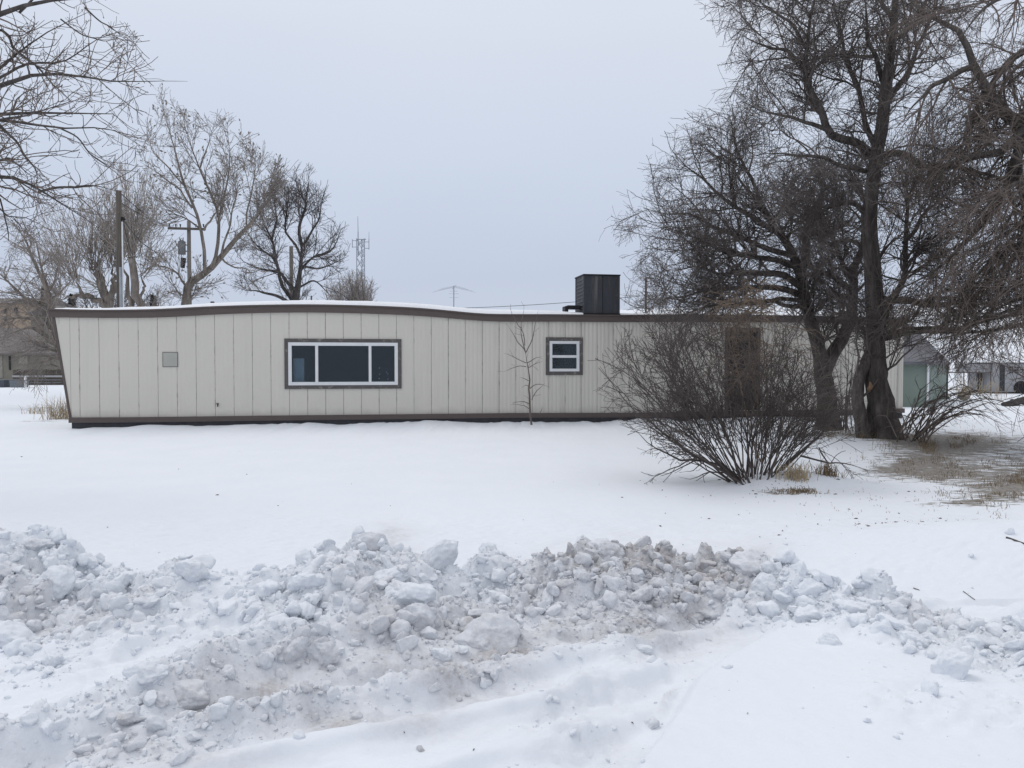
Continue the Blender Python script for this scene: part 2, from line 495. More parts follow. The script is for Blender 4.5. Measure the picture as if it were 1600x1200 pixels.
foot_px = [(-260, 1010), (-100, 1015), (0, 1040), (100, 1045), (180, 1035), (250, 1020), (330, 1015), (380, 1030), (430, 1060), (500, 1065), (600, 1048), (700, 1028),
           (780, 1005), (840, 985), (930, 968), (1060, 965), (1180, 985), (1340, 1028), (1450, 1062), (1600, 1112), (1700, 1140), (1800, 1160)]
cw = np.array([W(a, b, c) for a, b, c in crest_px])
fw = np.array([G(a, b, 0.03) for a, b in foot_px])
ROW2 = [(-40, 1178), (60, 1158), (160, 1130), (230, 1108), (290, 1082), (350, 1056), (420, 1030), (470, 1010)]
ROW3 = [(120, 1195), (300, 1150), (420, 1108), (560, 1085), (680, 1050), (800, 1018), (1000, 985)]
STEP = [(1185, 985), (1120, 1025), (1070, 1065), (1045, 1110), (985, 1200), (930, 1290)]

def bank_h(x, y):
    """height of the ploughed bank above the ground, and mask"""
    yc = np.interp(x, cw[:, 0], cw[:, 1]); zc = np.interp(x, cw[:, 0], cw[:, 2])
    o = np.argsort(fw[:, 0])
    yf = np.interp(x, fw[o, 0], fw[o, 1])
    gz = ground_h(x, yc)
    hc = np.maximum((zc - gz - 0.035) * np.where(x > 1.6, 0.86, 1.0) + 0.05 * fbm(x * 1.3, x * 0, oct=3, seed=66), 0.04)
    wb = 0.30 + 1.1 * hc
    s = np.clip((y - yf) / (yc - yf), 0, 1)
    b = np.clip((yc + wb - y) / wb, 0, 1)
    prof = np.where(y < yc, s ** 0.85, b * b * (3 - 2 * b))
    return hc * prof, prof

def rough_zones(x, y):
    px, py = proj(np.stack([x, y, x * 0 + 0.02], -1))
    r2 = np.exp(-(polydist(px, py, ROW2) / 24.0) ** 2)
    r3 = np.exp(-(polydist(px, py, ROW3) / 26.0) ** 2)
    r4 = np.exp(-(polydist(px, py, [(1010, 1010), (930, 1070), (880, 1130), (940, 1210)]) / 60.0) ** 2)
    r5 = np.exp(-(polydist(px, py, [(1380, 1130), (1560, 1150), (1640, 1140)]) / 45.0) ** 2)
    r6 = np.exp(-(polydist(px, py, [(0, 1060), (200, 1050), (330, 1015)]) / 25.0) ** 2)
    return px, py, r2, r3, r4, r5, r6

def full_h(x, y):
    x = np.asarray(x, float); y = np.asarray(y, float)
    g = ground_h(x, y)
    near = (1 - sstep(7.0, 8.5, y)) * (1 - sstep(7, 9, np.abs(x)))
    bh, prof = bank_h(x, y)
    px, py, r2, r3, r4, r5, r6 = rough_zones(x, y)
    m = np.clip(prof * 1.6, 0, 1)
    # the smooth pocket of clean snow at the left of the diagonal heap
    pocket = np.exp(-(((px - 345) / 45) ** 2 + ((py - 950) / 45) ** 2))
    roughm = m * (1 - 0.85 * pocket)
    d1, d2, cid = worley(x * 4.2 + 0.5 * vnoise(x * 6, y * 6, seed=5), y * 4.2 + 0.5 * vnoise(x * 6 + 9, y * 6, seed=6), 4)
    e1, e2, eid = worley(x * 10 + 0.4 * vnoise(x * 15, y * 15, seed=7), y * 10, 9)
    lump = (cid - 0.5) * 0.15 * np.clip((d2 - d1) * 4, 0, 1) + 0.05 * (1 - d1)
    lump2 = (eid - 0.5) * 0.075 * np.clip((e2 - e1) * 4, 0, 1) + 0.022 * (1 - e1)
    fine = 0.075 * fbm(x * 7, y * 7, oct=6, seed=2, gain=0.68) + 0.025 * (1 - 2 * np.abs(fbm(x * 14, y * 14, oct=3, seed=14)))
    big = 0.09 * fbm(x * 1.9, y * 2.4, oct=3, seed=12)
    bank = bh + roughm * (lump + lump2 + fine - 0.03) + m * big * 0.8
    row2 = r2 * (0.15 + 0.6 * (lump + lump2) + 0.7 * fine)
    row3 = r3 * (0.045 + 0.5 * (lump2 + fine) + 0.2 * lump)
    row4 = r4 * (0.012 + 0.5 * (lump2 + fine) + 0.25 * lump)
    row5 = r5 * (0.012 + 0.4 * (lump2 + fine))
    row6 = r6 * (0.02 + 0.4 * (lump2 + fine) + 0.4 * lump)
    # right-hand apron stands a few cm above the scraped track
    sd_ = polydist(px, py, STEP)
    sx = np.interp(py, [p[1] for p in STEP], [p[0] for p in STEP])
    sx = sx + 45 * fbm(x * 2.2, y * 2.2, oct=4, seed=97)
    side = (px > sx) & (py > 975)
    apron = np.where(side, 0.115 * sstep(0, 40, sd_), 0) * (1 - sstep(1600, 2200, px)) * sstep(975, 1010, py)
    soft = 0.030 * fbm(x * 1.1, y * 1.3, oct=4, seed=31) + 0.010 * fbm(x * 5, y * 5, oct=3, seed=32) * (1 - 0.8 * sstep(0, 60, np.where(side, sd_, 0)))
    ruts = 0.035 * np.sin((y * 1.0 - x * 0.34) * 9.0) * np.exp(-(((py - 1090) / 80) ** 2)) * (~side)
    A0 = G(np.array([150.0]), np.array([1190.0]))[0]; A1 = G(np.array([1080.0]), np.array([1000.0]))[0]
    du = (A1 - A0)[:2] / np.linalg.norm((A1 - A0)[:2]); vv_ = -(x - A0[0]) * du[1] + (y - A0[1]) * du[0]; uu_ = (x - A0[0]) * du[0] + (y - A0[1]) * du[1]
    vv_ = vv_ + 0.05 * fbm(uu_ * 1.3, vv_ * 0.6, oct=3, seed=91) + 0.10 * np.sin(uu_ * 0.7)
    rut = 0.0
    for c_, wd, am in ((0.34, 0.09, -0.085), (0.16, 0.05, 0.035), (-0.02, 0.13, -0.065), (-0.22, 0.05, 0.055), (-0.42, 0.12, -0.060), (-0.62, 0.06, 0.05), (-0.85, 0.14, -0.05)):
        rut = rut + am * np.exp(-np.abs((vv_ - c_) / wd) ** 4)
    rut = rut * (0.75 + 0.5 * fbm(uu_ * 2.1, vv_ * 3, oct=3, seed=92)) * np.where(side, 0, 1.0) * sstep(0, 60, np.where(side, 0, sd_)) * (py > 940)
    tread = 0.010 * fbm(uu_ * 9, vv_ * 26, oct=4, seed=93) * (1 - sstep(-10, 60, np.where(side, sd_, -sd_))) + 0.004 * fbm(x * 22, y * 22, oct=4, seed=94)
    ruts = rut + tread
    near_bits = np.maximum.reduce([row2, row3 * 1.0, row4, row5, row6]) + apron + soft + ruts
    return g + near * (np.maximum(bank, 0) + (1 - m) * near_bits + m * near_bits * 0.3)

def dirt_map(x, y):
    px, py = proj(np.stack([x, y, x * 0 + 0.12], -1))
    def blob(cx, cy, sx, sy, a): return a * np.exp(-(((px - cx) / sx) ** 2 + ((py - cy) / sy) ** 2))
    d = blob(1010, 905, 130, 52, 0.95) + blob(1130, 915, 60, 40, 0.5) + blob(600, 850, 55, 25, 0.6) + blob(620, 980, 150, 60, 0.62)
    d = d + blob(770, 985, 70, 40, 0.6) + blob(860, 900, 70, 30, 0.45) + blob(420, 1050, 90, 45, 0.65) + blob(290, 1080, 70, 35, 0.75)
    d = d + blob(190, 1125, 60, 28, 0.7) + blob(90, 1165, 130, 32, 0.42) + blob(300, 1155, 130, 25, 0.5) + blob(570, 1085, 140, 22, 0.65) + blob(760, 1035, 90, 16, 0.4)
    d = d + blob(70, 945, 110, 28, 0.45) + blob(220, 950, 60, 26, 0.45) + blob(1420, 960, 70, 28, 0.32) + blob(1500, 1000, 80, 30, 0.25)
    d = d + blob(950, 965, 170, 22, 0.35) + blob(930, 1120, 110, 80, 0.16) + blob(1040, 1060, 60, 60, 0.10) + blob(60, 850, 45, 16, 0.4) + blob(1185, 875, 35, 25, 0.5)
    w = 0.62 + 0.75 * fbm(x * 3.0, y * 3.0, oct=4, seed=41)
    return np.clip(d * 1.5 * w, 0, 1) * (py > 780)

def bare_map(x, y):
    px, py = proj(np.stack([x, y, x * 0 + 0.15], -1))
    def blob(cx, cy, sx, sy, a): return a * np.exp(-(((px - cx) / sx) ** 2 + ((py - cy) / sy) ** 2))
    b = blob(1500, 688, 85, 20, 0.50) + blob(1440, 715, 90, 18, 0.36) + blob(1600, 750, 80, 30, 0.46) + blob(1540, 775, 90, 22, 0.36) + blob(1400, 735, 80, 16, 0.36) + blob(1620, 700, 90, 40, 0.25)
    b = b + blob(1350, 680, 80, 9, 0.50) + blob(1480, 738, 70, 16, 0.30) + blob(1440, 690, 60, 12, 0.35)
    b = b + blob(1230, 768, 70, 9, 0.42) + blob(1440, 828, 140, 8, 0.42) + blob(1500, 790, 100, 10, 0.3) + blob(1560, 640, 60, 4, 0.40) + blob(1540, 608, 70, 6, 0.45)
    b = b + blob(1000, 657, 60, 4, 0.0) + blob(60, 657, 60, 2.2, 0.45) + blob(20, 632, 60, 2, 0.3) + blob(1560, 622, 60, 6, 0.4)
    b = b + blob(1500, 720, 170, 48, 0.13) + blob(1400, 690, 110, 14, 0.12)
    return np.clip(b + 0.10, 0, 1) * (py > 575)

def axis(segs):
    out_ = []
    for a, b, st in segs:
        out_.append(np.arange(a, b, st))
    out_.append([segs[-1][1]])
    return np.concatenate(out_)

def geo_axis(a, b, n): return np.geomspace(a, b, n)

xs_pos = np.concatenate([np.arange(0, 5.6, 0.02), np.arange(5.6, 24, 0.14), geo_axis(24, 2600, 70)])
xs = np.concatenate([-xs_pos[:0:-1], xs_pos])
ys = np.concatenate([-geo_axis(2600, 3, 24), np.arange(-2.5, 2.2, 0.25), np.arange(2.2, 7.6, 0.016), np.arange(7.6, 26, 0.10), geo_axis(26, 2600, 110)])
gx, gy = np.meshgrid(xs, ys)
gz = full_h(gx, gy)
gz = gz + hills_h(gx, gy)
nx, ny = len(xs), len(ys)
idx = np.arange(nx * ny).reshape(ny, nx)
Q = np.stack([idx[:-1, :-1], idx[:-1, 1:], idx[1:, 1:], idx[1:, :-1]], -1).reshape(-1, 4)
bankmask_v = bank_h(gx, gy)[1]
is_bank_v = (bankmask_v > 0.10) & (gy > 2) & (gy < 7.5) & (np.abs(gx) < 5.6)
bq = is_bank_v.ravel()[Q].all(1)
V = np.stack([gx, gy, gz], -1).reshape(-1, 3)
dirtv = (dirt_map(gx, gy) * (gy < 8)).ravel()
barev = (bare_map(gx, gy) * (gy > 7.0)).ravel()
barev[V[:, 1] < 7.0] = 0
def submesh(V, Q, sel, extra):
    q = Q[sel]; used = np.unique(q); rm = np.full(len(V), -1, np.int64); rm[used] = np.arange(len(used))
    return V[used], rm[q], [e[used] for e in extra]
pxv, pyv, w2, w3, w4, w5, w6 = rough_zones(gx, gy)
crumbv = (np.clip(bankmask_v * 1.5 + 0.8 * w2 + 0.6 * w3 + 0.3 * w4 + 0.2 * w5 + 0.4 * w6, 0, 1) * (gy > 2) * (gy < 7.5) * (np.abs(gx) < 7)).ravel()
v_, q_, (d_, b_, cr_) = submesh(V, Q, ~bq, [dirtv, barev, crumbv])
go = mk("snow_ground", v_, [q_], M['snow'], None, True, {'dirt': d_, 'bare': b_, 'crumb': cr_})
tag(go, None, None, None, "structure")
v_, q_, (d_, b_, cr_) = submesh(V, Q, bq, [dirtv, barev, crumbv])
bank = mk("snow_bank", v_, [q_], M['snow'], None, True, {'dirt': d_, 'bare': b_ * 0, 'crumb': cr_})
tag(bank, "ploughed bank of broken lumpy snow stained brown in places across the foreground", "snow bank", None, "stuff")

def hit(px, py, y0=2.2, y1=9.0, n=500):
    """where the ray of a pixel first meets the ground or bank"""
    ys_ = np.linspace(y0, y1, n)
    d = ray(px, py)
    P = d[None] * (ys_ / d[1])[:, None]; P[:, 2] += EYE
    hh = full_h(P[:, 0], P[:, 1])
    k_ = np.argmax(P[:, 2] < hh)
    if not (P[:, 2] < hh).any(): k_ = n - 1
    return np.array([P[k_, 0], P[k_, 1], hh[k_]])

# ------------------------------------------------------------------ chunks of snow
def icosphere(sub):
    t = (1 + 5 ** 0.5) / 2
    v = [[-1, t, 0], [1, t, 0], [-1, -t, 0], [1, -t, 0], [0, -1, t], [0, 1, t], [0, -1, -t], [0, 1, -t], [t, 0, -1], [t, 0, 1], [-t, 0, -1], [-t, 0, 1]]
    f = [[0, 11, 5], [0, 5, 1], [0, 1, 7], [0, 7, 10], [0, 10, 11], [1, 5, 9], [5, 11, 4], [11, 10, 2], [10, 7, 6], [7, 1, 8],
         [3, 9, 4], [3, 4, 2], [3, 2, 6], [3, 6, 8], [3, 8, 9], [4, 9, 5], [2, 4, 11], [6, 2, 10], [8, 6, 7], [9, 8, 1]]
    v = [np.array(a, float) / np.linalg.norm(a) for a in v]
    for _ in range(sub):
        cache = {}; nf = []
        def mid(a, b):
            key = (min(a, b), max(a, b))
            if key not in cache:
                m = v[a] + v[b]; v.append(m / np.linalg.norm(m)); cache[key] = len(v) - 1
            return cache[key]
        for a, b, c in f:
            ab, bc, ca = mid(a, b), mid(b, c), mid(c, a)
            nf += [[a, ab, ca], [b, bc, ab], [c, ca, bc], [ab, bc, ca]]
        f = nf
    return np.array(v), np.array(f)

ICO = {s: icosphere(s) for s in (1, 2, 3, 4)}

def chunk_batch(n, sub, r, seed, planes=9, lumpy=0.22, flat=(0.45, 1.0)):
    """n angular lumps of radius about r (n,), returned (n,k,3)"""
    g = np.random.default_rng(seed)
    bv, bf = ICO[sub]
    Vc = np.repeat(bv[None], n, 0)
    nz = g.normal(size=(n, planes, 3)); nz /= np.linalg.norm(nz, axis=-1, keepdims=True)
    off = g.uniform(0.50, 0.88, (n, planes))
    for p in range(planes):
        d = np.einsum('nkj,nj->nk', Vc, nz[:, p]) - off[:, p:p + 1]
        Vc = Vc - np.maximum(d, 0)[..., None] * nz[:, p][:, None] * 0.82
    o = g.uniform(0, 100, (n, 1))
    q = Vc * 2.3
    dn = fbm(q[..., 0] + o, q[..., 1], q[..., 2], oct=4 if sub > 2 else 2, seed=seed % 50, gain=0.6)
    Vc = Vc * (1 + lumpy * dn)[..., None]
    s = g.uniform(flat[0], flat[1], (n, 3)); s[:, 0] = g.uniform(0.85, 1.25, n)
    Vc = Vc * s[:, None]
    a = g.uniform(0, 2 * math.pi, n); b = g.normal(0, 0.5, n); c = g.normal(0, 0.5, n)
    Rz = np.zeros((n, 3, 3)); Rz[:, 0, 0] = np.cos(a); Rz[:, 0, 1] = -np.sin(a); Rz[:, 1, 0] = np.sin(a); Rz[:, 1, 1] = np.cos(a); Rz[:, 2, 2] = 1
    Rx = np.zeros((n, 3, 3)); Rx[:, 0, 0] = 1; Rx[:, 1, 1] = np.cos(b); Rx[:, 1, 2] = -np.sin(b); Rx[:, 2, 1] = np.sin(b); Rx[:, 2, 2] = np.cos(b)
    Ry = np.zeros((n, 3, 3)); Ry[:, 1, 1] = 1; Ry[:, 0, 0] = np.cos(c); Ry[:, 0, 2] = np.sin(c); Ry[:, 2, 0] = -np.sin(c); Ry[:, 2, 2] = np.cos(c)
    R = Rz @ Rx @ Ry
    Vc = np.einsum('nij,nkj->nki', R, Vc) * r[:, None, None]
    return Vc, bf

# crumbled rubble of the bank: too many and small to count
n_try = 130000
cx = rng.uniform(-5.2, 5.4, n_try); cy = rng.uniform(2.5, 6.6, n_try)
_, pm = bank_h(cx, cy)
ppx, ppy, r2, r3, r4, r5, r6 = rough_zones(cx, cy)
pocket = np.exp(-(((ppx - 345) / 60) ** 2 + ((ppy - 960) / 60) ** 2))
clus = sstep(-0.15, 0.45, fbm(cx * 1.6, cy * 1.6, oct=3, seed=77))
dens = np.clip(np.clip(pm * 1.5, 0, 1) * (1 - 0.95 * pocket) * (0.45 + 0.55 * clus) + 0.9 * r2 + 1.0 * r3 * (0.35 + clus) + 0.22 * r4 * clus + 0.08 * r5 * clus + 0.35 * r6 * clus + 0.003, 0, 1)
keep = rng.uniform(0, 1, n_try) < dens
cx, cy, pm = cx[keep], cy[keep], pm[keep]
n = len(cx)
u = rng.uniform(0, 1, n)
rr = 0.0045 + 0.015 * u ** 1.8 + 0.058 * u ** 15
rr *= np.where(pm > 0.1, 1.0, 0.62)
cz = full_h(cx, cy)
g_sink = np.random.default_rng(8)
vs, fs, ds, base_n = [], [], [], 0
for sub, sel, pl in ((1, rr < 0.015, 5), (2, (rr >= 0.015) & (rr < 0.035), 8), (3, rr >= 0.035, 10)):
    m = int(sel.sum())
    Vc, bf = chunk_batch(m, sub, rr[sel], 100 + sub, pl)
    Vc = Vc + np.stack([cx[sel], cy[sel], cz[sel] + rr[sel] * g_sink.uniform(-0.35, 0.3, m)], -1)[:, None]
    kk = Vc.shape[1]
    vs.append(Vc.reshape(-1, 3))
    fs.append((bf[None] + (np.arange(m) * kk)[:, None, None]).reshape(-1, 3) + base_n)
    dd = np.clip(dirt_map(cx[sel], cy[sel]) * rng.uniform(0.5, 1.3, m) + rng.normal(0, 0.03, m), 0, 1)
    ds.append(np.repeat(dd, kk)); base_n += m * kk
rub = mk("snow_rubble", np.concatenate(vs), [np.concatenate(fs)], M['snow'], None, True, {'dirt': np.concatenate(ds), 'bare': np.concatenate(ds) * 0, 'crumb': np.concatenate(ds) * 0 + 0.6})
tag(rub, "crumbled lumps of ploughed snow lying over the bank and the track", "snow rubble", None, "stuff")

# the large pieces one can tell apart
BIG = [
    (684, 866, 66, 62, 0.15, (0.28, 0.9), "tall thin slab of snow standing tilted on the crest left of centre"),
    (605, 902, 62, 32, 0.0, (0.5, 0.7), "clean rounded white snow block just below the tilted slab"),
    (640, 926, 88, 46, 0.0, (0.5, 0.8), "broad clean white snow block above the grey boulder, left of centre"),
    (655, 968, 62, 64, 0.45, (0.7, 0.95), "grey rounded snow boulder under the broad white block"),
    (762, 986, 108, 56, 0.55, (0.5, 0.75), "largest stained snow boulder at the foot of the bank, left of centre"),
    (690, 1022, 36, 22, 0.0, (0.6, 0.8), "small clean white snow block at the foot, left of the largest stained boulder"),
    (1180, 882, 78, 50, 0.5, (0.6, 0.8), "big round brownish snow lump on the crest in front of the shrub"),
    (1197, 917, 40, 52, 0.15, (0.7, 0.9), "pale snow lump right under the big round brownish one"),
    (1488, 1040, 56, 58, 0.0, (0.35, 0.95), "smooth round disc of snow leaning on the bank at right"),
    (1272, 920, 80, 42, 0.0, (0.45, 0.7), "wide flat white snow slab at the top of the right-hand rubble"),
    (1338, 952, 56, 34, 0.0, (0.5, 0.8), "squarish white snow block right of the wide flat slab"),
    (1266, 962, 54, 40, 0.0, (0.35, 0.8), "tilted white snow plate below the wide flat slab"),
    (1400, 962, 52, 34, 0.2, (0.35, 0.8), "thin greyish snow plate high on the right-hand rubble"),
    (22, 992, 84, 52, 0.08, (0.5, 0.8), "large pale snow block low at the left edge of the photo"),
    (80, 1032, 38, 32, 0.0, (0.7, 0.9), "small knobbly white lump below the large pale block at left edge"),
    (228, 1048, 76, 36, 0.1, (0.45, 0.7), "lone smooth snow block lying in the flat pocket at left"),
    (290, 1080, 100, 42, 0.55, (0.45, 0.7), "long grey snow lump at the start of the diagonal heap"),
    (196, 1124, 64, 34, 0.6, (0.5, 0.7), "grey snow lump lowest and farthest left in the diagonal heap"),
    (250, 1094, 34, 24, 0.5, (0.6, 0.8), "small grey lump between the two lowest lumps of the diagonal heap"),
    (464, 1016, 44, 58, 0.5, (0.6, 0.95), "upright grey snow block near the middle of the diagonal heap"),
    (506, 1018, 56, 42, 0.5, (0.6, 0.8), "squat grey snow block right of the upright grey one"),
    (1005, 1014, 32, 20, 0.1, (0.6, 0.8), "small smooth lump alone on the scraped track"),
    (1018, 1130, 24, 24, 0.3, (0.8, 0.95), "small dirty snowball in the near foreground right of centre"),
    (60, 850, 56, 26, 0.35, (0.45, 0.7), "stained snow block on the crest at the far left"),
    (578, 850, 62, 44, 0.5, (0.6, 0.8), "crumbly brown-stained lump on the crest, left of the tilted slab"),
    (955, 858, 44, 30, 0.75, (0.6, 0.8), "darkest brown snow lump on top of the dirty middle heap"),
    (925, 868, 30, 26, 0.6, (0.6, 0.8), "small brown lump left of the darkest one on the middle heap"),
    (1000, 928, 40, 32, 0.6, (0.7, 0.9), "rounded grey-brown lump halfway down the dirty middle heap"),
    (880, 885, 52, 34, 0.4, (0.6, 0.8), "greyish snow boulder at the left end of the dirty middle heap"),
    (90, 905, 60, 50, 0.1, (0.6, 0.8), "pale chunky snow block on the left heap below its crest"),
    (657, 1170, 14, 14, 0.8, (0.8, 0.95), "tiny grey snow nugget at the bottom edge left of centre"),
    (300, 890, 56, 40, 0.1, (0.6, 0.8), "pale snow block on the crest above the clean pocket"),
    (480, 905, 70, 34, 0.05, (0.4, 0.7), "long clean snow ledge near the crest at the top of the diagonal heap"),
    (1430, 1000, 48, 32, 0.1, (0.4, 0.8), "leaning snow plate left of the round disc"),
    (1300, 1000, 44, 26, 0.0, (0.4, 0.8), "low white snow plate at the foot of the right-hand rubble"),
]
for i, (px, py, w, hgt, dirt_, flat, lab) in enumerate(BIG):
    p = hit(px, py + hgt * 0.25)
    r = 0.5 * w * p[1] / F
    Vc, bf = chunk_batch(1, 4, np.array([1.0]), 400 + i, 8, 0.16)
    Vc = Vc[0]
    Vc = Vc - Vc.min(0); Vc = Vc / Vc.max(0) * 2 - 1
    hr = 0.5 * hgt * p[1] / F
    Vc = Vc * np.array([r, max(r * 0.7, hr * flat[0]), hr * 1.08])
    if i == 0: Vc[:, 0] += 0.32 * Vc[:, 2]; Vc[:, 2] += 0.30 * Vc[:, 0]; Vc[:, 2] *= 0.85
    # rounder edges and a small crumbly skin
    sk = fbm(Vc[:, 0] * 30 + i, Vc[:, 1] * 30, Vc[:, 2] * 30, oct=3, seed=60)
    nrm = Vc / (np.linalg.norm(Vc, axis=1, keepdims=True) + 1e-6)
    Vc = Vc + nrm * (sk * 0.012 * min(1, r / 0.06))[:, None]
    c = W(px, py, p[1] + 0.2 * r); c[2] -= 0.22 * hr
    e = mk("snow_chunk", Vc, [bf], M['snow'], None, True, {'dirt': np.clip(dirt_ + 0.25 * sk, 0, 1), 'bare': sk * 0, 'crumb': sk * 0 + 0.8})
    e.location = c
    tag(e, lab, "snow chunk", "large chunks along the ploughed bank")

# ------------------------------------------------------------------ mobile home
TA, CA, SA = math.tan(HA), math.cos(HA), math.sin(HA)

def wallpt(px, py, off=0.0):
    """pixel -> (s, z) on the front wall plane (s metres from the left bottom corner)"""
    d = ray(px, py)
    yy0 = HY - off / CA
    t = yy0 / (d[..., 1] - d[..., 0] * TA)
    X_, Y_, Z_ = d[..., 0] * t, d[..., 1] * t, d[..., 2] * t + EYE
    return (X_ - X0) / CA, Z_
X0 = 0.0
X0 = float(wallpt(112, 655)[0]) * CA
HB = np.array([X0, HY + X0 * TA, 0.0])
home = empty("mobile_home", tuple(HB), HA, "long cream single-wide mobile home with wavy brown roof edge", "mobile home")

def prof(pts):
    a = np.array([wallpt(px, py) for px, py in pts])
    gs = np.linspace(a[0, 0], a[-1, 0], 600); zs_ = np.interp(gs, a[:, 0], a[:, 1])
    kw_ = np.hanning(41); kw_ /= kw_.sum(); zs_ = np.convolve(np.pad(zs_, 20, mode='edge'), kw_, 'valid')
    return lambda s: np.interp(s, gs, zs_)
f_top = prof([(60, 482), (82, 482.5), (110, 483.5), (160, 484.5), (240, 483.5), (290, 481), (320, 479), (400, 476.5), (480, 475.5), (560, 477), (640, 480), (700, 485), (750, 490.5), (790, 491), (850, 491), (905, 491.5), (970, 492), (1060, 491), (1250, 493), (1330, 495), (1420, 498)])
f_bot = prof([(60, 496), (110, 496), (160, 497), (240, 496.5), (290, 494.5), (320, 492), (400, 489), (480, 488), (560, 489.5), (640, 492.5), (700, 497), (750, 501.5), (790, 503), (850, 502.5), (905, 503), (970, 503.5), (1060, 503), (1250, 504), (1330, 506), (1420, 508)])
s_bot = prof([(60, 652), (110, 652.5), (250, 651.5), (400, 649.5), (600, 647.5), (800, 645.3), (960, 645), (1250, 641), (1420, 638)])
sL = 0.0
sR = float(wallpt(1411, 600)[0])
sTL = float(wallpt(84, 484)[0])
ztl = float(f_top(sTL))
zb0 = float(s_bot(0))
def left_x(z):      # slanted left end
    return np.interp(z, [zb0, ztl], [0.0, sTL])
DEPTH = 3.6
PW = 0.4064
g0 = float(wallpt(155, 560)[0])
grooves = [g0 - PW * 2.5, g0 - PW]
grooves = [float(wallpt(109.8, 560)[0]), float(wallpt(124, 560)[0])]
s = g0
while s < sR - 0.1:
    grooves.append(s); s += PW
edges = [None] + grooves + [sR]
big_w = (wallpt(444.3, 529), wallpt(627.5, 607))
sm_w = (wallpt(852.7, 527), wallpt(910.3, 586))
door_w = (wallpt(1133, 512), wallpt(1187, 643))
holes = []
for a, b in (big_w, sm_w, door_w):
    holes.append((float(a[0]) + 0.05, float(b[0]) - 0.05, float(b[1]) + 0.04, float(a[1]) - 0.04))
mb = MB()
GW = 0.010
gwr = np.random.default_rng(3)
def plank(a, b, z0, z1, slant=False):
    za0, za1, zb1 = z0, z1, z1
    if slant:
        a0, a1 = left_x(z0), left_x(z1)
    else: a0 = a1 = a
    mb.hexa([[a0, 0, z0(a) if callable(z0) else z0], [b, 0, z0(b) if callable(z0) else z0], [b, 0.03, z0(b) if callable(z0) else z0], [a0, 0.03, z0(a) if callable(z0) else z0],
             [a1, 0, z1(a) if callable(z1) else z1], [b, 0, z1(b) if callable(z1) else z1], [b, 0.03, z1(b) if callable(z1) else z1], [a1, 0.03, z1(a) if callable(z1) else z1]])
ztop = lambda s_: float(f_bot(s_)) + 0.05
zbot = lambda s_: float(s_bot(s_)) - 0.03
# left slanted strips
for i in range(len(edges) - 1):
    a = edges[i]; b = edges[i + 1]
    GW = float(gwr.uniform(0.004, 0.011))
    b2 = b - GW / 2 if i < len(edges) - 2 else b
    if a is None or a < 0.0:
        # these planks are cut by the slanted end
        z0, z1 = zbot(0), ztop(sTL)
        lo = left_x(z0) + 0.0; hi = left_x(z1)
        if a is None:
            zz = np.linspace(z0, z1, 9)
            for k_ in range(8):
                x0a, x0b = left_x(zz[k_]), left_x(zz[k_ + 1])
                if x0a >= b2 and x0b >= b2: continue
                mb.hexa([[min(x0a, b2), 0, zz[k_]], [b2, 0, zz[k_]], [b2, 0.03, zz[k_]], [min(x0a, b2), 0.03, zz[k_]],
                         [min(x0b, b2), 0, zz[k_ + 1]], [b2, 0, zz[k_ + 1]], [b2, 0.03, zz[k_ + 1]], [min(x0b, b2), 0.03, zz[k_ + 1]]])
        else:
            zz = np.linspace(z0, z1, 9)
            for k_ in range(8):
                x0a, x0b = max(left_x(zz[k_]), a + GW / 2), max(left_x(zz[k_ + 1]), a + GW / 2)
                mb.hexa([[x0a, 0, zz[k_]], [b2, 0, zz[k_]], [b2, 0.03, zz[k_]], [x0a, 0.03, zz[k_]],
                         [x0b, 0, zz[k_ + 1]], [b2, 0, zz[k_ + 1]], [b2, 0.03, zz[k_ + 1]], [x0b, 0.03, zz[k_ + 1]]])
        continue
    a2 = a + GW / 2
    cuts = sorted({a2, b2} | {x for h_ in holes for x in h_[:2] if a2 < x < b2})
    for c0, c1 in zip(cuts[:-1], cuts[1:]):
        mid_ = 0.5 * (c0 + c1)
        hh_ = [h_ for h_ in holes if h_[0] < mid_ < h_[1]]
        if hh_:
            h_ = hh_[0]
            if h_[2] > zbot(mid_) + 0.02: plank(c0, c1, zbot, h_[2])
            plank(c0, c1, h_[3], ztop)
        else:
            plank(c0, c1, zbot, ztop)
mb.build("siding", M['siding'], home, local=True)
# backing board seen in the grooves (with the same openings), and the rest of the shell
mb = MB()
cuts = sorted({0.02, sR - 0.01} | {x for h_ in holes for x in h_[:2]} | set(np.linspace(0.3, sR - 0.3, 30)))
for c0, c1 in zip(cuts[:-1], cuts[1:]):
    mid_ = 0.5 * (c0 + c1)
    hh_ = [h_ for h_ in holes if h_[0] < mid_ < h_[1]]
    segs = [(zbot(mid_), hh_[0][2]), (hh_[0][3], ztop(mid_))] if hh_ else [(zbot(mid_), ztop(mid_))]
    for z0, z1 in segs:
        if z1 > z0: mb.box(c0, c1, 0.021, 0.06, z0 + 0.01, z1 - 0.01)
mb.hexa([[0.02, 0.021, zbot(0) + .01], [0.021, 0.021, zbot(0) + .01], [0.021, 0.06, zbot(0) + .01], [0.02, 0.06, zbot(0) + .01],
         [sTL + 0.02, 0.021, ztop(0) - .01], [0.021, 0.021, ztop(0) - .01], [0.021, 0.06, ztop(0) - .01], [sTL + 0.02, 0.06, ztop(0) - .01]])
mb.build("backing_board", M['groove'], home, local=True)
mb = MB()
zt, zb = ztop(0), zbot(0)
mb.hexa([[0.03, 0.06, zb], [0.07, 0.06, zb], [0.07, DEPTH, zb], [0.03, DEPTH, zb], [sTL + 0.03, 0.06, zt - .03], [sTL + 0.07, 0.06, zt - .03], [sTL + 0.07, DEPTH, zt - .03], [sTL + 0.03, DEPTH, zt - .03]])
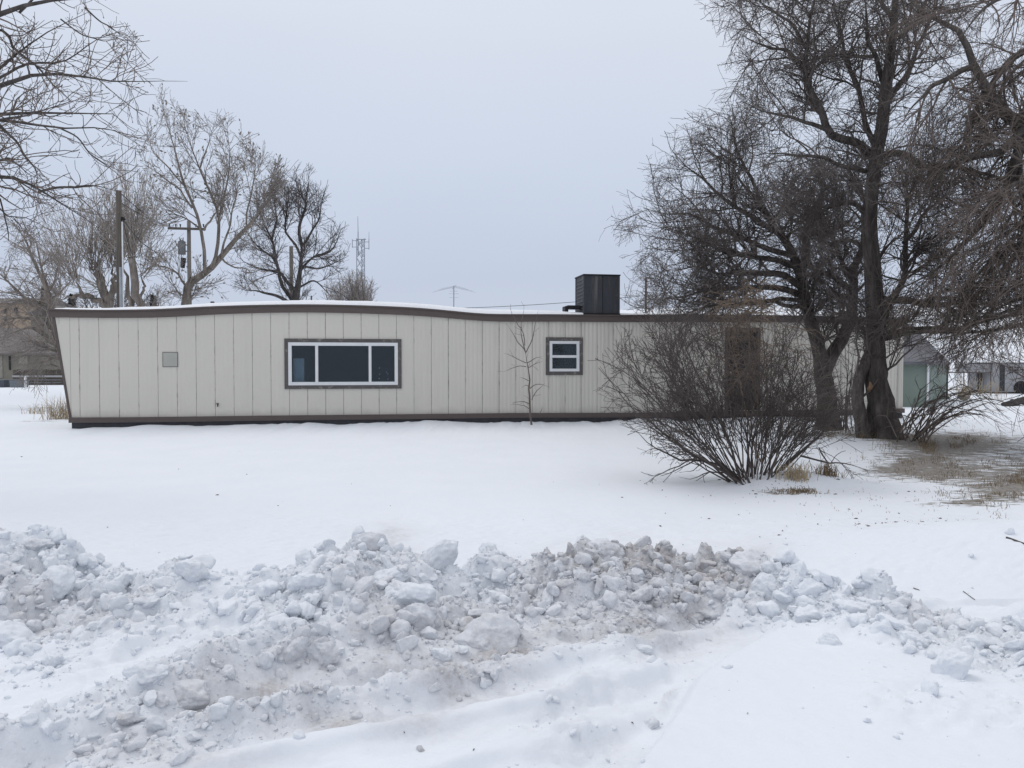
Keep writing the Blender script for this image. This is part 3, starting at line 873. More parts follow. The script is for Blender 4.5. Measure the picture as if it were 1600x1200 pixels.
mb.box(sR - 0.05, sR, 0.06, DEPTH, zbot(sR), ztop(sR) - .03)
for a, b in zip(np.linspace(0, sR, 22)[:-1], np.linspace(0, sR, 22)[1:]):
    mb.box(a + (0.06 if a == 0 else 0), b - 0.051 if b > sR - 0.01 else b, DEPTH - 0.05, DEPTH - 0.003, zbot(b), ztop(b) - 0.04)
mb.build("outer_wall", M['siding'], home, local=True)
# corner strips
mb = MB()
mb.hexa([[-0.045, -0.012, zb - .0], [0.004, -0.012, zb], [0.004, 0.05, zb], [-0.045, 0.05, zb], [sTL - 0.045, -0.012, zt + .05], [sTL + 0.004, -0.012, zt + .05], [sTL + 0.004, 0.05, zt + .05], [sTL - 0.045, 0.05, zt + .05]])
mb.build("corner_trim", M['trim'], home, local=True)
# roof edge board (fascia) following the wavy roofline, with a thin lip below
ss = np.concatenate([[sTL - 0.09], np.linspace(sTL + 0.2, sR - 0.2, 70), [sR + 0.08]])
def strip(mbx, ss, y0, y1, fz0, fz1):
    for a, b in zip(ss[:-1], ss[1:]):
        pass
    n = len(ss)
    V = []
    for s_ in ss:
        V += [[s_, y0, fz0(s_)], [s_, y1, fz0(s_)], [s_, y1, fz1(s_)], [s_, y0, fz1(s_)]]
    Fq = []
    for i in range(n - 1):
        o = i * 4; p = o + 4
        Fq += [[o, p, p + 3, o + 3], [o + 1, o + 2, p + 2, p + 1], [o + 3, p + 3, p + 2, o + 2], [o, o + 1, p + 1, p]]
    Fq += [[0, 3, 2, 1], [(n - 1) * 4, (n - 1) * 4 + 1, (n - 1) * 4 + 2, (n - 1) * 4 + 3]]
    mbx.add(V, Fq)
mb = MB()
strip(mb, ss, -0.05, -0.003, f_bot, lambda q: f_top(q) - 0.035)
strip(mb, ss, -0.075, 0.02, lambda q: f_top(q) - 0.034, f_top)
mb.build("fascia", M['trim'], home, local=True)
# roof sheet, bowed across its width
def roof_z(s_, v):      # v 0 front .. 1 back
    return f_top(s_) - 0.012 + 0.10 * math.sin(math.pi * v)
nv = 13
rs = np.linspace(sTL - 0.05, sR + 0.05, 90)
VV = np.array([[s_, -0.04 + v * (DEPTH + 0.08), roof_z(s_, v)] for s_ in rs for v in np.linspace(0, 1, nv)])
ii = np.arange(len(rs) * nv).reshape(len(rs), nv)
QQ = np.stack([ii[:-1, :-1], ii[1:, :-1], ii[1:, 1:], ii[:-1, 1:]], -1).reshape(-1, 4)
low = VV.copy(); low[:, 2] -= 0.05
mk("roof", np.concatenate([VV, low]), [QQ, QQ[:, ::-1] + len(VV)], M['dark_trim'], home, True, local=True)
# snow lying on the roof
sn_px = wallpt(np.array([84., 140, 200, 300, 400, 500, 600, 700, 800, 860, 905, 970, 1060, 1250, 1411]), np.full(15, 480.0))[0]
sn_t = [0.015, 0.03, 0.055, 0.07, 0.085, 0.10, 0.105, 0.10, 0.10, 0.09, 0.05, 0.03, 0.03, 0.03, 0.02]
rs = np.linspace(sTL + 0.0, sR - 0.02, 420)
vv = np.linspace(0, 1, 50)
SS, V2 = np.meshgrid(rs, vv, indexing='ij')
thick = np.interp(SS, sn_px, sn_t)
edge = np.clip(np.minimum(V2, 1 - V2) / 0.055, 0, 1)
rag = 0.010 * fbm(SS * 2.0, V2 * 9, oct=4, seed=51)
zz = np.interp(SS, ss, f_top(ss)) - 0.012 + 0.10 * np.sin(np.pi * V2) + thick * np.sqrt(edge) + rag * edge - 0.006 + 0.012 * edge
yy = -0.066 + V2 * (DEPTH + 0.12) + 0.03 * fbm(SS * 1.7, V2 * 0, oct=4, seed=52) * (1 - edge) + 0.02 * (1 - edge)
VV = np.stack([SS, yy, zz], -1).reshape(-1, 3)
ii = np.arange(SS.size).reshape(SS.shape)
QQ = np.stack([ii[:-1, :-1], ii[1:, :-1], ii[1:, 1:], ii[:-1, 1:]], -1).reshape(-1, 4)
mk("roof_snow", VV, [QQ], M['roof_snow'], home, True, local=True)
# bottom trim board and skirting behind it
mb = MB()
strip(mb, np.linspace(-0.05, sR + 0.03, 30), -0.045, 0.02, lambda q: s_bot(q) - 0.115, s_bot)
mb.build("base_board", M['trim'], home, local=True)
mb = MB()
strip(mb, np.linspace(0.0, sR - 0.02, 30), 0.0, 0.04, lambda q: s_bot(q) - 0.75, lambda q: s_bot(q) - 0.116)
mb.box(0.0, 0.04, 0.041, DEPTH - 0.05, s_bot(0) - 0.75, s_bot(0) - 0.03)
mb.box(sR - 0.06, sR - 0.02, 0.041, DEPTH - 0.05, s_bot(sR) - 0.75, s_bot(sR) - 0.03)
mb.build("skirting", M['dark_trim'], home, local=True)

def rect(p0, p1):
    (a, z1), (b, z0) = wallpt(*p0), wallpt(*p1)
    return float(a), float(b), float(z0), float(z1)
def frame_mb(m, x0, x1, z0, z1, w, y0, y1):
    m.box(x0, x1, y0, y1, z1 - w, z1); m.box(x0, x1, y0, y1, z0, z0 + w)
    m.box(x0, x0 + w, y0, y1, z0 + w, z1 - w); m.box(x1 - w, x1, y0, y1, z0 + w, z1 - w)

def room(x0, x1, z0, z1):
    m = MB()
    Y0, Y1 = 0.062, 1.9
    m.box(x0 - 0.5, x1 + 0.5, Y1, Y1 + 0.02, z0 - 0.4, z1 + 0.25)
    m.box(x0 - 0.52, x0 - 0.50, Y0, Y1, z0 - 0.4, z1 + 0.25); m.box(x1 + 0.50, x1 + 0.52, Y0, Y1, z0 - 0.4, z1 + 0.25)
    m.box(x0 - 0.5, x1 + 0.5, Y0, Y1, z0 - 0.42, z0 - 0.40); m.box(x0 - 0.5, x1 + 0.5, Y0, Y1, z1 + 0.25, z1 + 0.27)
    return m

# large three-light window
x0, x1, z0, z1 = rect((444.3, 529), (627.5, 607))
wnd = MB(); frame_mb(wnd, x0, x1, z0, z1, 0.085, -0.028, 0.02)
wn = wnd.build("window", M['casing'], home, local=True); tag(wn, "wide three-pane window in a peeling dark casing")
fx0, fx1, fz0, fz1 = x0 + 0.086, x1 - 0.086, z0 + 0.086, z1 - 0.086
m = MB(); frame_mb(m, fx0, fx1, fz0, fz1, 0.075, -0.036, 0.03)
ma0, _ = wallpt(492.7, 560); ma1, _ = wallpt(497.2, 560); mb0, _ = wallpt(576, 560); mb1, _ = wallpt(580.3, 560)
m.box(float(ma0), float(ma1), -0.033, 0.028, fz0 + 0.075, fz1 - 0.075); m.box(float(mb0), float(mb1), -0.033, 0.028, fz0 + 0.075, fz1 - 0.075)
m.build("window_frame", M['white_frame'], wn, local=True)
for a, b in ((fx0 + 0.075, float(ma0)), (float(ma1), float(mb0)), (float(mb1), fx1 - 0.075)):
    m = MB(); m.box(a + 0.001, b - 0.001, 0.0, 0.005, fz0 + 0.076, fz1 - 0.076); m.build("pane", M['glass'], wn, local=True)
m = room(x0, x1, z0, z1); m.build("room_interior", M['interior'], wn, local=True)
m = MB(); m.box(fx0 + 0.085, fx0 + 0.33, 0.22, 0.5, fz0 - 0.3, fz0 + 0.62); m.build("appliance", M['fridge'], wn, local=True, bevel=0.01)
for (px, py) in ((593, 575), (593.3, 584.5), (592.5, 591.5), (606, 584.2), (606, 592.5), (604, 581.5)):
    a, z = wallpt(px, py); m = MB(); m.box(float(a) - 0.011, float(a) + 0.011, 0.055, 0.06, float(z) - 0.011, float(z) + 0.011)
    m.build("sticker", M['white_frame'], wn, local=True)
# small two-light window
x0, x1, z0, z1 = rect((852.7, 527), (910.3, 586))
wnd = MB(); frame_mb(wnd, x0, x1, z0, z1, 0.088, -0.028, 0.02)
wn2 = wnd.build("window", M['casing'], home, local=True); tag(wn2, "small two-pane sash window in a weathered dark casing")
fx0, fx1, fz0, fz1 = x0 + 0.09, x1 - 0.09, z0 + 0.09, z1 - 0.09
m = MB(); frame_mb(m, fx0, fx1, fz0, fz1, 0.066, -0.036, 0.03)
_, zr1 = wallpt(880, 555); _, zr0 = wallpt(880, 559)
m.box(fx0 + 0.066, fx1 - 0.066, -0.03, 0.028, float(zr0), float(zr1))
m.build("window_frame", M['white_frame'], wn2, local=True)
for a, b in ((fz0 + 0.067, float(zr0) - 0.001), (float(zr1) + 0.001, fz1 - 0.067)):
    m = MB(); m.box(fx0 + 0.067, fx1 - 0.067, 0.0, 0.005, a, b); m.build("pane", M['glass'], wn2, local=True)
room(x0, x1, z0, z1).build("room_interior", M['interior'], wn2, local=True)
# dark door behind the shrub
x0, x1, z0, z1 = rect((1133, 512), (1187, 643))
m = MB(); m.box(x0, x0 + 0.07, -0.02, 0.05, z0, z1 - 0.071); m.box(x1 - 0.07, x1, -0.02, 0.05, z0, z1 - 0.071); m.box(x0, x1, -0.02, 0.05, z1 - 0.07, z1)
dr = MB(); dr.box(x0 + 0.072, x1 - 0.072, 0.005, 0.045, z0 + 0.02, z1 - 0.072)
for zz0, zz1 in ((0.12, 0.42), (0.50, 0.92)):
    H_ = z1 - z0; frame_mb(dr, x0 + 0.17, x1 - 0.17, z0 + H_ * zz0, z0 + H_ * zz1, 0.03, -0.008, 0.004)
d_ob = dr.build("door", simple("dark_door_paint", (0.034, 0.029, 0.029), 0.6), home, local=True); tag(d_ob, "dark brown front door behind the shrub")
m.build("door_frame", M['trim'], d_ob, local=True)
m = MB(); m.bar((x0 + 0.14, -0.045, z0 + 1.0), (x0 + 0.14, 0.005, z0 + 1.0), 0.025, n=10); m.build("handle", M['galv'], d_ob, True, local=True)
# small access hatch, hose tap and roof vents
x0, x1, z0, z1 = rect((255, 551), (277.3, 572.5))
m = MB(); m.box(x0, x1, -0.018, -0.001, z0, z1); hb = m.build("access_hatch", M['hatch'], home, local=True, bevel=0.006)
m = MB(); frame_mb(m, x0 - 0.014, x1 + 0.014, z0 - 0.014, z1 + 0.014, 0.014, -0.012, -0.001); m.build("hatch_rim", simple("grey_rim", (0.16, 0.155, 0.145), 0.7), hb, local=True)
a, z = wallpt(340.5, 632); a, z = float(a), float(z)
m = MB(); m.bar((a, 0.0, z), (a, -0.05, z), 0.016); m.bar((a, -0.045, z + 0.005), (a + 0.01, -0.06, z - 0.05), 0.012); m.bar((a - 0.03, -0.05, z + 0.025), (a + 0.03, -0.05, z + 0.025), 0.008)
m.bar((a, -0.048, z), (a, -0.05, z + 0.028), 0.007)
m.build("hose_tap", simple("brass_tap", (0.10, 0.09, 0.06), 0.4, 0.6), home, True, local=True)
a, z = wallpt(327, 478); a = float(a); z = float(f_top(a))
m = MB(); m.bar((a, 0.35, z - 0.03), (a, 0.35, z + 0.11), 0.035, 0.03, 12); m.bar((a, 0.35, z + 0.11), (a, 0.35, z + 0.14), 0.05, 0.04, 12)
m.build("roof_vent", M['dark_trim'], home, True, local=True)
a, z = wallpt(1026, 490, -1.8); a = float(a); z = float(f_top(a))
m = MB(); m.bar((a, 1.8, z), (a, 1.8, z + 1.1), 0.028, 0.028, 10); m.bar((a, 1.8, z + 0.02), (a, 1.8, z + 0.17), 0.09, 0.06, 12)
m.build("vent_pipe", simple("rusty_pipe", (0.10, 0.058, 0.045), 0.8), home, True, local=True)

# ------------------------------------------------------------------ roof-mounted evaporative cooler
cs, cz_ = wallpt(912, 490.5); cs1, _ = wallpt(968.5, 490.5)
cs, cs1 = float(cs), float(cs1); cz0 = float(f_top(cs)) + 0.0; cz1 = float(wallpt(940, 428.5)[1])
R2 = np.array([[CA, -SA], [SA, CA]])
def homew(s_, y, z):
    q = R2 @ np.array([s_, y]); return np.array([HB[0] + q[0], HB[1] + q[1], z])
cool = empty("evaporative_cooler", tuple(homew(cs, 0.0, cz0)), HA, "dark weathered boxy cooler standing on the front edge of the roof", "roof cooler")
w, dd, hh = cs1 - cs, 0.84, cz1 - cz0
m = MB(); m.box(0.012, w - 0.012, 0.012, dd - 0.012, 0.03, hh - 0.025); m.build("cabinet", M['cooler'], cool, local=True, bevel=0.008)
for a, b in ((0, 0), (w - 0.05, 0), (0, dd - 0.05), (w - 0.05, dd - 0.05)):
    m = MB(); m.box(a, a + 0.05, b, b + 0.05, 0.03, hh - 0.03); m.build("corner_post", M['cooler'], cool, local=True)
m = MB(); m.box(w * 0.52, w * 0.53, 0.003, 0.0115, 0.035, hh - 0.035); m.build("seam", M['black_metal'], cool, local=True)
m = MB(); m.box(-0.015, w + 0.015, -0.015, dd + 0.015, hh - 0.03, hh); m.build("lid", M['black_metal'], cool, local=True, bevel=0.006)
m = MB(); m.box(-0.01, w + 0.01, -0.01, dd + 0.01, -0.01, 0.03); m.build("base_pan", M['black_metal'], cool, local=True, bevel=0.004)
for i in range(7):
    pass
m = MB()
for i in range(9):
    z_ = 0.14 + i * (hh - 0.28) / 8
    m.hexa([[-0.006, 0.10, z_], [0.011, 0.10, z_ + .02], [0.011, dd - 0.10, z_ + .02], [-0.006, dd - 0.10, z_], [-0.002, 0.10, z_ + .008], [0.011, 0.10, z_ + .028], [0.011, dd - 0.10, z_ + .028], [-0.002, dd - 0.10, z_ + .008]])
m.build("louvre_panel", M['cooler'], cool, local=True)
m = MB(); m.box(-0.36, -0.0151, 0.20, 0.50, 0.15, 0.24); m.box(-0.42, -0.33, 0.20, 0.50, -0.02, 0.22)
m.build("duct", M['black_metal'], cool, local=True, bevel=0.02)

# ------------------------------------------------------------------ branches
def tubes(P, R, sides=4):
    """P (n,m,3), R (n,m) -> verts, quads"""
    P = np.asarray(P, float); R = np.asarray(R, float)
    n, m = P.shape[:2]
    T = np.empty_like(P)
    T[:, 1:-1] = P[:, 2:] - P[:, :-2]; T[:, 0] = P[:, 1] - P[:, 0]; T[:, -1] = P[:, -1] - P[:, -2]
    T /= np.linalg.norm(T, axis=-1, keepdims=True) + 1e-9
    mean = P[:, -1] - P[:, 0]; mean /= np.linalg.norm(mean, axis=-1, keepdims=True) + 1e-9
    ref = np.where(np.abs(mean[:, 2:3]) < 0.75, np.array([[0, 0, 1.0]]), np.array([[0.0, 1.0, 0]]))
    U = np.cross(T, ref[:, None]); U /= np.linalg.norm(U, axis=-1, keepdims=True) + 1e-9
    Wv = np.cross(T, U)
    an = np.arange(sides) * 2 * math.pi / sides
    ring = np.cos(an)[None, None, :, None] * U[:, :, None] + np.sin(an)[None, None, :, None] * Wv[:, :, None]
    V = P[:, :, None] + ring * R[:, :, None, None]
    idx = np.arange(n * m * sides).reshape(n, m, sides)
    a = idx[:, :-1]; b = idx[:, 1:]
    Q = np.stack([a, np.roll(a, -1, 2), np.roll(b, -1, 2), b], -1).reshape(-1, 4)
    return V.reshape(-1, 3), Q

def resample(P, R, m, jit=0.0, g=None):
    """Catmull-Rom through control points, m samples"""
    P = np.asarray(P, float); R = np.asarray(R, float)
    k_ = len(P)
    if k_ == 2:
        P = np.array([P[0], (P[0] + P[1]) / 2, P[1]]); R = np.array([R[0], (R[0] + R[1]) / 2, R[1]]); k_ = 3
    E = np.concatenate([[2 * P[0] - P[1]], P, [2 * P[-1] - P[-2]]])
    L = np.concatenate([[0], np.cumsum(np.linalg.norm(np.diff(P, axis=0), axis=1))])
    t = np.interp(np.linspace(0, L[-1], m), L, np.arange(k_))
    i = np.minimum(t.astype(int), k_ - 2); f = (t - i)[:, None]
    a, b, c, d = E[i], E[i + 1], E[i + 2], E[i + 3]
    Pm = 0.5 * (2 * b + (c - a) * f + (2 * a - 5 * b + 4 * c - d) * f ** 2 + (3 * b - 3 * c + d - a) * f ** 3)
    Rm = np.interp(t, np.arange(k_), R)
    if jit:
        Pm[1:-1] += g.normal(0, jit, (m - 2, 3)) * Rm[1:-1, None]
    return Pm, Rm

def limbs_from(traces, Z0, base_dz=0.0, m=20, g=None, jit=0.05):
    """traces: list of (points[(px,py)..], w0, w1 in photo px, dz0, dz1 depth offsets)"""
    Ps, Rs = [], []
    for tr in traces:
        pts, w0, w1, dz0, dz1 = tr
        pts = np.array(pts, float)
        L = np.concatenate([[0], np.cumsum(np.hypot(*np.diff(pts, axis=0).T))]); L /= L[-1]
        zz = Z0 + dz0 + (dz1 - dz0) * L
        P = W(pts[:, 0], pts[:, 1], zz)
        R = (np.interp(L, np.linspace(0, 1, len(w0)), w0) if isinstance(w0, (list, tuple)) else (w0 + (w1 - w0) * L)) * 0.5 * zz / F
        a, b = resample(P, R, m, jit, g)
        tt = np.linspace(0, 1, m); b = b * np.interp(tt, [0, 0.55, 1], [1, 1, 0.30 if (not isinstance(w0, (list, tuple)) and w1 < 10) else 1])
        dv = np.linalg.norm(a[-1] - a[0]); kn = g.normal(0, 0.014, (7, 3)) * dv if g is not None else np.zeros((7, 3)); kn[[0, -1]] = 0; thick_ = b[0] > 0.12
        a = a + np.stack([np.interp(tt, np.linspace(0, 1, 7), kn[:, q_]) for q_ in range(3)], -1) * (0.2 if thick_ else 1.0)
        Ps.append(a); Rs.append(b)
    return np.array(Ps), np.array(Rs)

def grow(par, per_m, l0, l1, ang, g, rr=0.55, rtip=0.002, steps=5, wig=0.18, trop=(0, 0, 0), t0=0.1, t1=1.0, rmax=1.0, tipshrink=0.55, out=None, pull=0.0, planar=0.0):
    P, R = par
    n, m = P.shape[:2]
    seg = np.linalg.norm(np.diff(P, axis=1), axis=-1).sum(1)
    cnt = g.poisson(np.maximum(seg * (t1 - t0) * per_m, 0))
    ix = np.repeat(np.arange(n), cnt)
    N = len(ix)
    t = g.uniform(t0, t1, N)
    f = t * (m - 1); i = np.minimum(f.astype(int), m - 2); fr = (f - i)[:, None]
    p = P[ix, i] * (1 - fr) + P[ix, i + 1] * fr
    T = P[ix, i + 1] - P[ix, i]; T /= np.linalg.norm(T, axis=1, keepdims=True) + 1e-9
    r = R[ix, i] * (1 - fr[:, 0]) + R[ix, i + 1] * fr[:, 0]
    v = g.normal(size=(N, 3)); v -= (v * T).sum(1, keepdims=True) * T; v /= np.linalg.norm(v, axis=1, keepdims=True) + 1e-9
    if planar: v[:, 1] *= (1 - planar)
    a = np.radians(g.normal(ang, 12, N))
    D = np.cos(a)[:, None] * T + np.sin(a)[:, None] * v + np.array(trop) * 0.6
    D /= np.linalg.norm(D, axis=1, keepdims=True)
    L = g.uniform(l0, l1, N) * (1 - (1 - tipshrink) * t)
    r0 = np.minimum(np.minimum(r * rr, rmax), np.maximum(L * 0.02, rtip * 1.3))
    r0 = np.maximum(r0, rtip)
    out_p = np.empty((N, steps + 1, 3)); out_p[:, 0] = p
    h = (L / steps)[:, None]
    tr = np.array(trop)
    if pull: c0 = P.reshape(-1, 3).mean(0)
    for s_ in range(steps):
        D = D + g.normal(0, wig, (N, 3)) + tr[None] * (0.5 + s_ / steps)
        D /= np.linalg.norm(D, axis=1, keepdims=True)
        p = p + D * h
        out_p[:, s_ + 1] = p
    out_r = r0[:, None] * (1 - np.linspace(0, 1, steps + 1)[None] * (1 - np.clip(rtip / r0, 0, 1))[:, None])
    return out_p, out_r

def inside(px, py, poly):
    poly = np.asarray(poly, float); c = np.zeros(np.shape(px), bool)
    x1, y1 = poly[:, 0], poly[:, 1]; x2, y2 = np.roll(x1, -1), np.roll(y1, -1)
    for a, b, c_, d in zip(x1, y1, x2, y2):
        cond = ((b > py) != (d > py)) & (px < (c_ - a) * (py - b) / (d - b + 1e-12) + a)
        c = c ^ cond
    return c

def prune(br, poly, g=None, soft=0.0):
    """drop branches that leave the crown's outline (outline given where the crown was traced)"""
    P, R = br
    px, py = proj(P[:, -1])
    mx_, my_ = proj(P[:, P.shape[1] // 2])
    jx = 0 if g is None else g.normal(0, soft, len(px))
    ok = inside(px + jx, py + jx * 0.5, poly) & inside(mx_ + jx, my_, poly)
    return P[ok], R[ok]

def buds(br, g, frac, size):
    """small swollen buds or hanging seed clusters at twig ends"""
    P, R = br
    sel = g.uniform(0, 1, len(P)) < frac
    e = P[sel, -1]; d = P[sel, -1] - P[sel, -2]; d /= np.linalg.norm(d, axis=1, keepdims=True) + 1e-9
    s = size * g.uniform(0.6, 1.4, len(e))[:, None]
    PP = np.stack([e - d * s * 0.2, e + d * s * 0.4, e + d * s * 1.3], 1)
    RR = np.stack([s[:, 0] * 0.2, s[:, 0] * 0.42, s[:, 0] * 0.05], 1)
    return PP, RR

def emit(name, groups, mat, parent, smooth=True):
    vs, qs, n = [], [], 0
    for (P, R), sides in groups:
        if len(P) == 0: continue
        V, Q = tubes(P, R, sides)
        vs.append(V); qs.append(Q + n); n += len(V)
    return mk(name, np.concatenate(vs), [np.concatenate(qs)], mat, parent, smooth)

def tree(name, base, limbs, levels, seed, mats, label, cat="tree", group=None, outline=None, bud=None, extra=None, lim_sides=8, soft=14):
    g = np.random.default_rng(seed)
    root = empty(name, tuple(base), 0, label, cat, group)
    emit("trunk", [(limbs, lim_sides)], mats[0], root)
    lv = [limbs]; gr = []
    parents = [limbs]
    if extra is not None: parents.append(extra); gr.append((extra, 5))
    cur = parents
    allb = []
    for li, kw in enumerate(levels):
        kw = dict(kw); sides = kw.pop('sides', 3); src = kw.pop('src', None)
        nxt = []
        for par in cur:
            b = grow(par, g=g, **kw)
            if outline is not None: b = prune(b, outline, g, soft)
            if len(b[0]): nxt.append(b); gr.append((b, sides))
        cur = nxt
        if kw.get('keep_limbs'): pass
    if bud:
        for b in cur: gr.append((buds(b, g, *bud), 4))
    emit("crown", gr, mats[1], root)
    return root

# ------------------------------------------------------------------ trees on the right
gT = np.random.default_rng(5)
# forked tree beside the home
Z7 = 17.4
tr7 = [
    ([(1294, 676), (1293, 640), (1290, 605), (1286, 580), (1288, 562)], [44, 34, 29, 29, 30], 29, 0, 0),
    ([(1288, 585), (1283, 560), (1272, 520), (1262, 490), (1254, 455), (1248, 415)], 25, 18, 0, -0.3),
    ([(1250, 430), (1232, 390), (1210, 360), (1195, 328), (1165, 290), (1140, 245)], 19, 5, -0.3, -1.0),
    ([(1250, 430), (1262, 385), (1270, 345), (1280, 310), (1288, 270), (1300, 225)], 19, 5, -0.3, 0.8),
    ([(1252, 448), (1215, 428), (1160, 425), (1105, 420), (1050, 424)], 15, 3, -0.3, -1.5),
    ([(1256, 462), (1210, 452), (1150, 452), (1090, 456), (1040, 468)], 14, 3, -0.3, 0.8),
    ([(1240, 400), (1180, 378), (1120, 352), (1060, 336), (1005, 325)], 12, 3, -0.3, 1.0),
    ([(1212, 362), (1165, 332), (1110, 292), (1075, 258), (1050, 235)], 10, 2.5, -0.5, 0.4),
    ([(1196, 330), (1175, 280), (1152, 225), (1140, 180)], 9, 2.5, -0.6, 0.3),
    ([(1290, 575), (1302, 550), (1318, 525), (1329, 495), (1334, 455), (1332, 415)], 24, 15, 0, 0.3),
    ([(1332, 425), (1345, 385), (1350, 345), (1342, 300), (1325, 260)], 15, 5, 0.3, 1.0),
    ([(1333, 440), (1312, 400), (1300, 360), (1305, 320)], 12, 4, 0.3, 0.9),
    ([(1334, 455), (1300, 432), (1270, 428), (1235, 440)], 12, 4, 0.3, -0.6),
    ([(1250, 420), (1225, 415), (1180, 400), (1130, 392), (1080, 372), (1030, 352)], 13, 3, -0.3, -1.8),
    ([(1262, 480), (1232, 478), (1190, 470), (1140, 478)], 10, 3, -0.3, -1.2),
    ([(1256, 470), (1215, 470), (1150, 476), (1080, 488), (1030, 500)], 9, 3, -0.3, -0.6),
    ([(1334, 470), (1312, 462), (1285, 470), (1262, 490)], 8, 3, 0, 0.4),
]
tr7 = [tr7[0]] + [(p_, w_ if w_ in (25, 24) else w_ * 0.8, e_ * 0.8, a_, b_) for p_, w_, e_, a_, b_ in tr7[1:]]
L7 = limbs_from(tr7, Z7, g=gT)
out7 = [(1000, 500), (965, 470), (990, 440), (945, 385), (935, 345), (960, 325), (965, 295), (1000, 285), (1010, 240), (1050, 215), (1075, 160), (1120, 170), (1150, 150), (1200, 160),
        (1260, 180), (1330, 200), (1400, 240), (1430, 330), (1410, 460), (1380, 530), (1250, 535), (1120, 545), (1010, 530)]
lev_dense = [
    dict(per_m=7.4, l0=1.0, l1=2.4, ang=48, rr=0.5, rtip=0.006, steps=7, wig=0.16, trop=(0, 0, 0.03), t0=0.22, rmax=0.026, sides=5),
    dict(per_m=8.0, l0=0.45, l1=1.15, ang=46, rr=0.6, rtip=0.004, steps=5, wig=0.17, trop=(0, 0, 0.0), t0=0.10, sides=4),
    dict(per_m=17, l0=0.16, l1=0.52, ang=45, rr=0.7, rtip=0.0030, steps=3, wig=0.20, trop=(0, 0, 0.0), t0=0.15, sides=3),
]
tree("bare_tree", W(1293, 676, Z7), L7, lev_dense, 71, (M['bark_dark'], M['twig_dark']), "bare tree with forked trunk right beside the home wall", outline=out7, soft=20)

# big tree, nearest to the middle of the right-hand group
Z8 = 15.2
tr8 = [
    ([(1384, 694), (1381, 665), (1378, 635), (1371, 593), (1369, 545), (1367, 480)], [64, 49, 41, 34, 31, 30, 30], 30, 0, 0),
    ([(1368, 490), (1364, 430), (1359, 370), (1361, 310), (1368, 250), (1376, 195), (1384, 140), (1394, 70), (1400, 0), (1402, -70)], [30, 27, 24, 22, 21, 20, 17, 14, 10, 7], 9, 0, -0.5),
    ([(1368, 250), (1340, 222), (1300, 206), (1285, 160), (1262, 110), (1256, 70), (1263, 30), (1280, -20), (1290, -60)], 19, 5, 0, -1.2),
    ([(1368, 245), (1405, 240), (1445, 254), (1500, 262), (1560, 276), (1620, 300)], 15, 5, 0, -1.5),
    ([(1360, 345), (1338, 320), (1305, 319), (1275, 335), (1245, 360)], 12, 4, 0, -1.0),
    ([(1366, 470), (1405, 472), (1450, 480), (1500, 470), (1550, 440)], 17, 5, 0, -1.4),
    ([(1371, 530), (1420, 519), (1480, 512), (1550, 502), (1640, 492)], 17, 8, 0, -2.0),
    ([(1370, 520), (1395, 475), (1408, 425), (1412, 370), (1414, 315), (1432, 280), (1465, 245)], 16, 4, 0, 1.0),
    ([(1412, 380), (1440, 340), (1470, 310), (1500, 270)], 9, 3, 0.4, 0.9),
    ([(1362, 420), (1385, 385), (1405, 370)], 9, 4, 0, 0.4),
    ([(1352, 690), (1345, 655), (1341, 620), (1344, 592), (1355, 562), (1367, 530)], [27, 21, 19, 18, 17], 17, -0.2, 0.0),
    ([(1370, 235), (1350, 190), (1335, 140), (1322, 90), (1310, 30), (1300, -40)], 12, 4, 0, 1.5),
    ([(1378, 190), (1400, 140), (1430, 90), (1455, 30), (1480, -40)], 14, 4, 0, 0.9),
    ([(1384, 140), (1370, 90), (1355, 40), (1345, -20)], 11, 4, 0, -0.8),
    ([(1366, 270), (1330, 262), (1285, 250), (1235, 240), (1190, 240)], 11, 3, 0, -1.4),
    ([(1262, 105), (1225, 80), (1185, 70), (1150, 50)], 8, 2.5, -0.7, -1.2),
    ([(1256, 70), (1235, 35), (1200, 10), (1170, -10)], 7, 2.5, -0.8, -0.4),
    ([(1300, 206), (1262, 190), (1215, 180), (1170, 165)], 9, 2.5, -0.4, 0.6),
    ([(1364, 400), (1330, 375), (1300, 380), (1268, 400)], 10, 3, 0, 0.8),
]
tr8 = [t_ if isinstance(t_[1], list) else (t_[0], t_[1] * 0.8, t_[2] * 0.8, t_[3], t_[4]) for t_ in tr8]
L8 = limbs_from(tr8, Z8, g=gT)
out8 = [(1120, 190), (1115, 160), (1135, 130), (1112, 60), (1100, 20), (1110, -120), (1800, -120), (1800, 560), (1500, 560), (1430, 560), (1330, 560), (1230, 420), (1150, 300), (1100, 230)]
lev8 = [
    dict(per_m=8.2, l0=1.0, l1=2.5, ang=50, rr=0.5, rtip=0.006, steps=7, wig=0.17, trop=(0, 0, -0.01), t0=0.30, rmax=0.026, sides=5),
    dict(per_m=8.0, l0=0.45, l1=1.15, ang=48, rr=0.6, rtip=0.004, steps=5, wig=0.18, trop=(0, 0, -0.02), t0=0.10, sides=4),
    dict(per_m=17, l0=0.16, l1=0.55, ang=45, rr=0.7, rtip=0.0028, steps=3, wig=0.20, trop=(0, 0, -0.01), t0=0.12, sides=3),
]
t8 = tree("bare_tree", W(1388, 690, Z8), L8, lev8, 72, (M['bark_dark'], M['twig_dark']), "tallest bare tree with the thickest trunk and a broken stub, right of the forked tree", outline=out8, soft=18)
# broken pale stub on its trunk
p = W(1362, 604, Z8 - 0.36)
m = MB()
m.path([p + [0.03, 0.16, -0.05], p + [0.0, 0.03, 0.0], p + [-0.03, 0.0, 0.09]], [0.05, 0.04, 0.012], 6)
m.build("broken_stub", simple("raw_wood", (0.26, 0.16, 0.10), 0.8), t8, True)

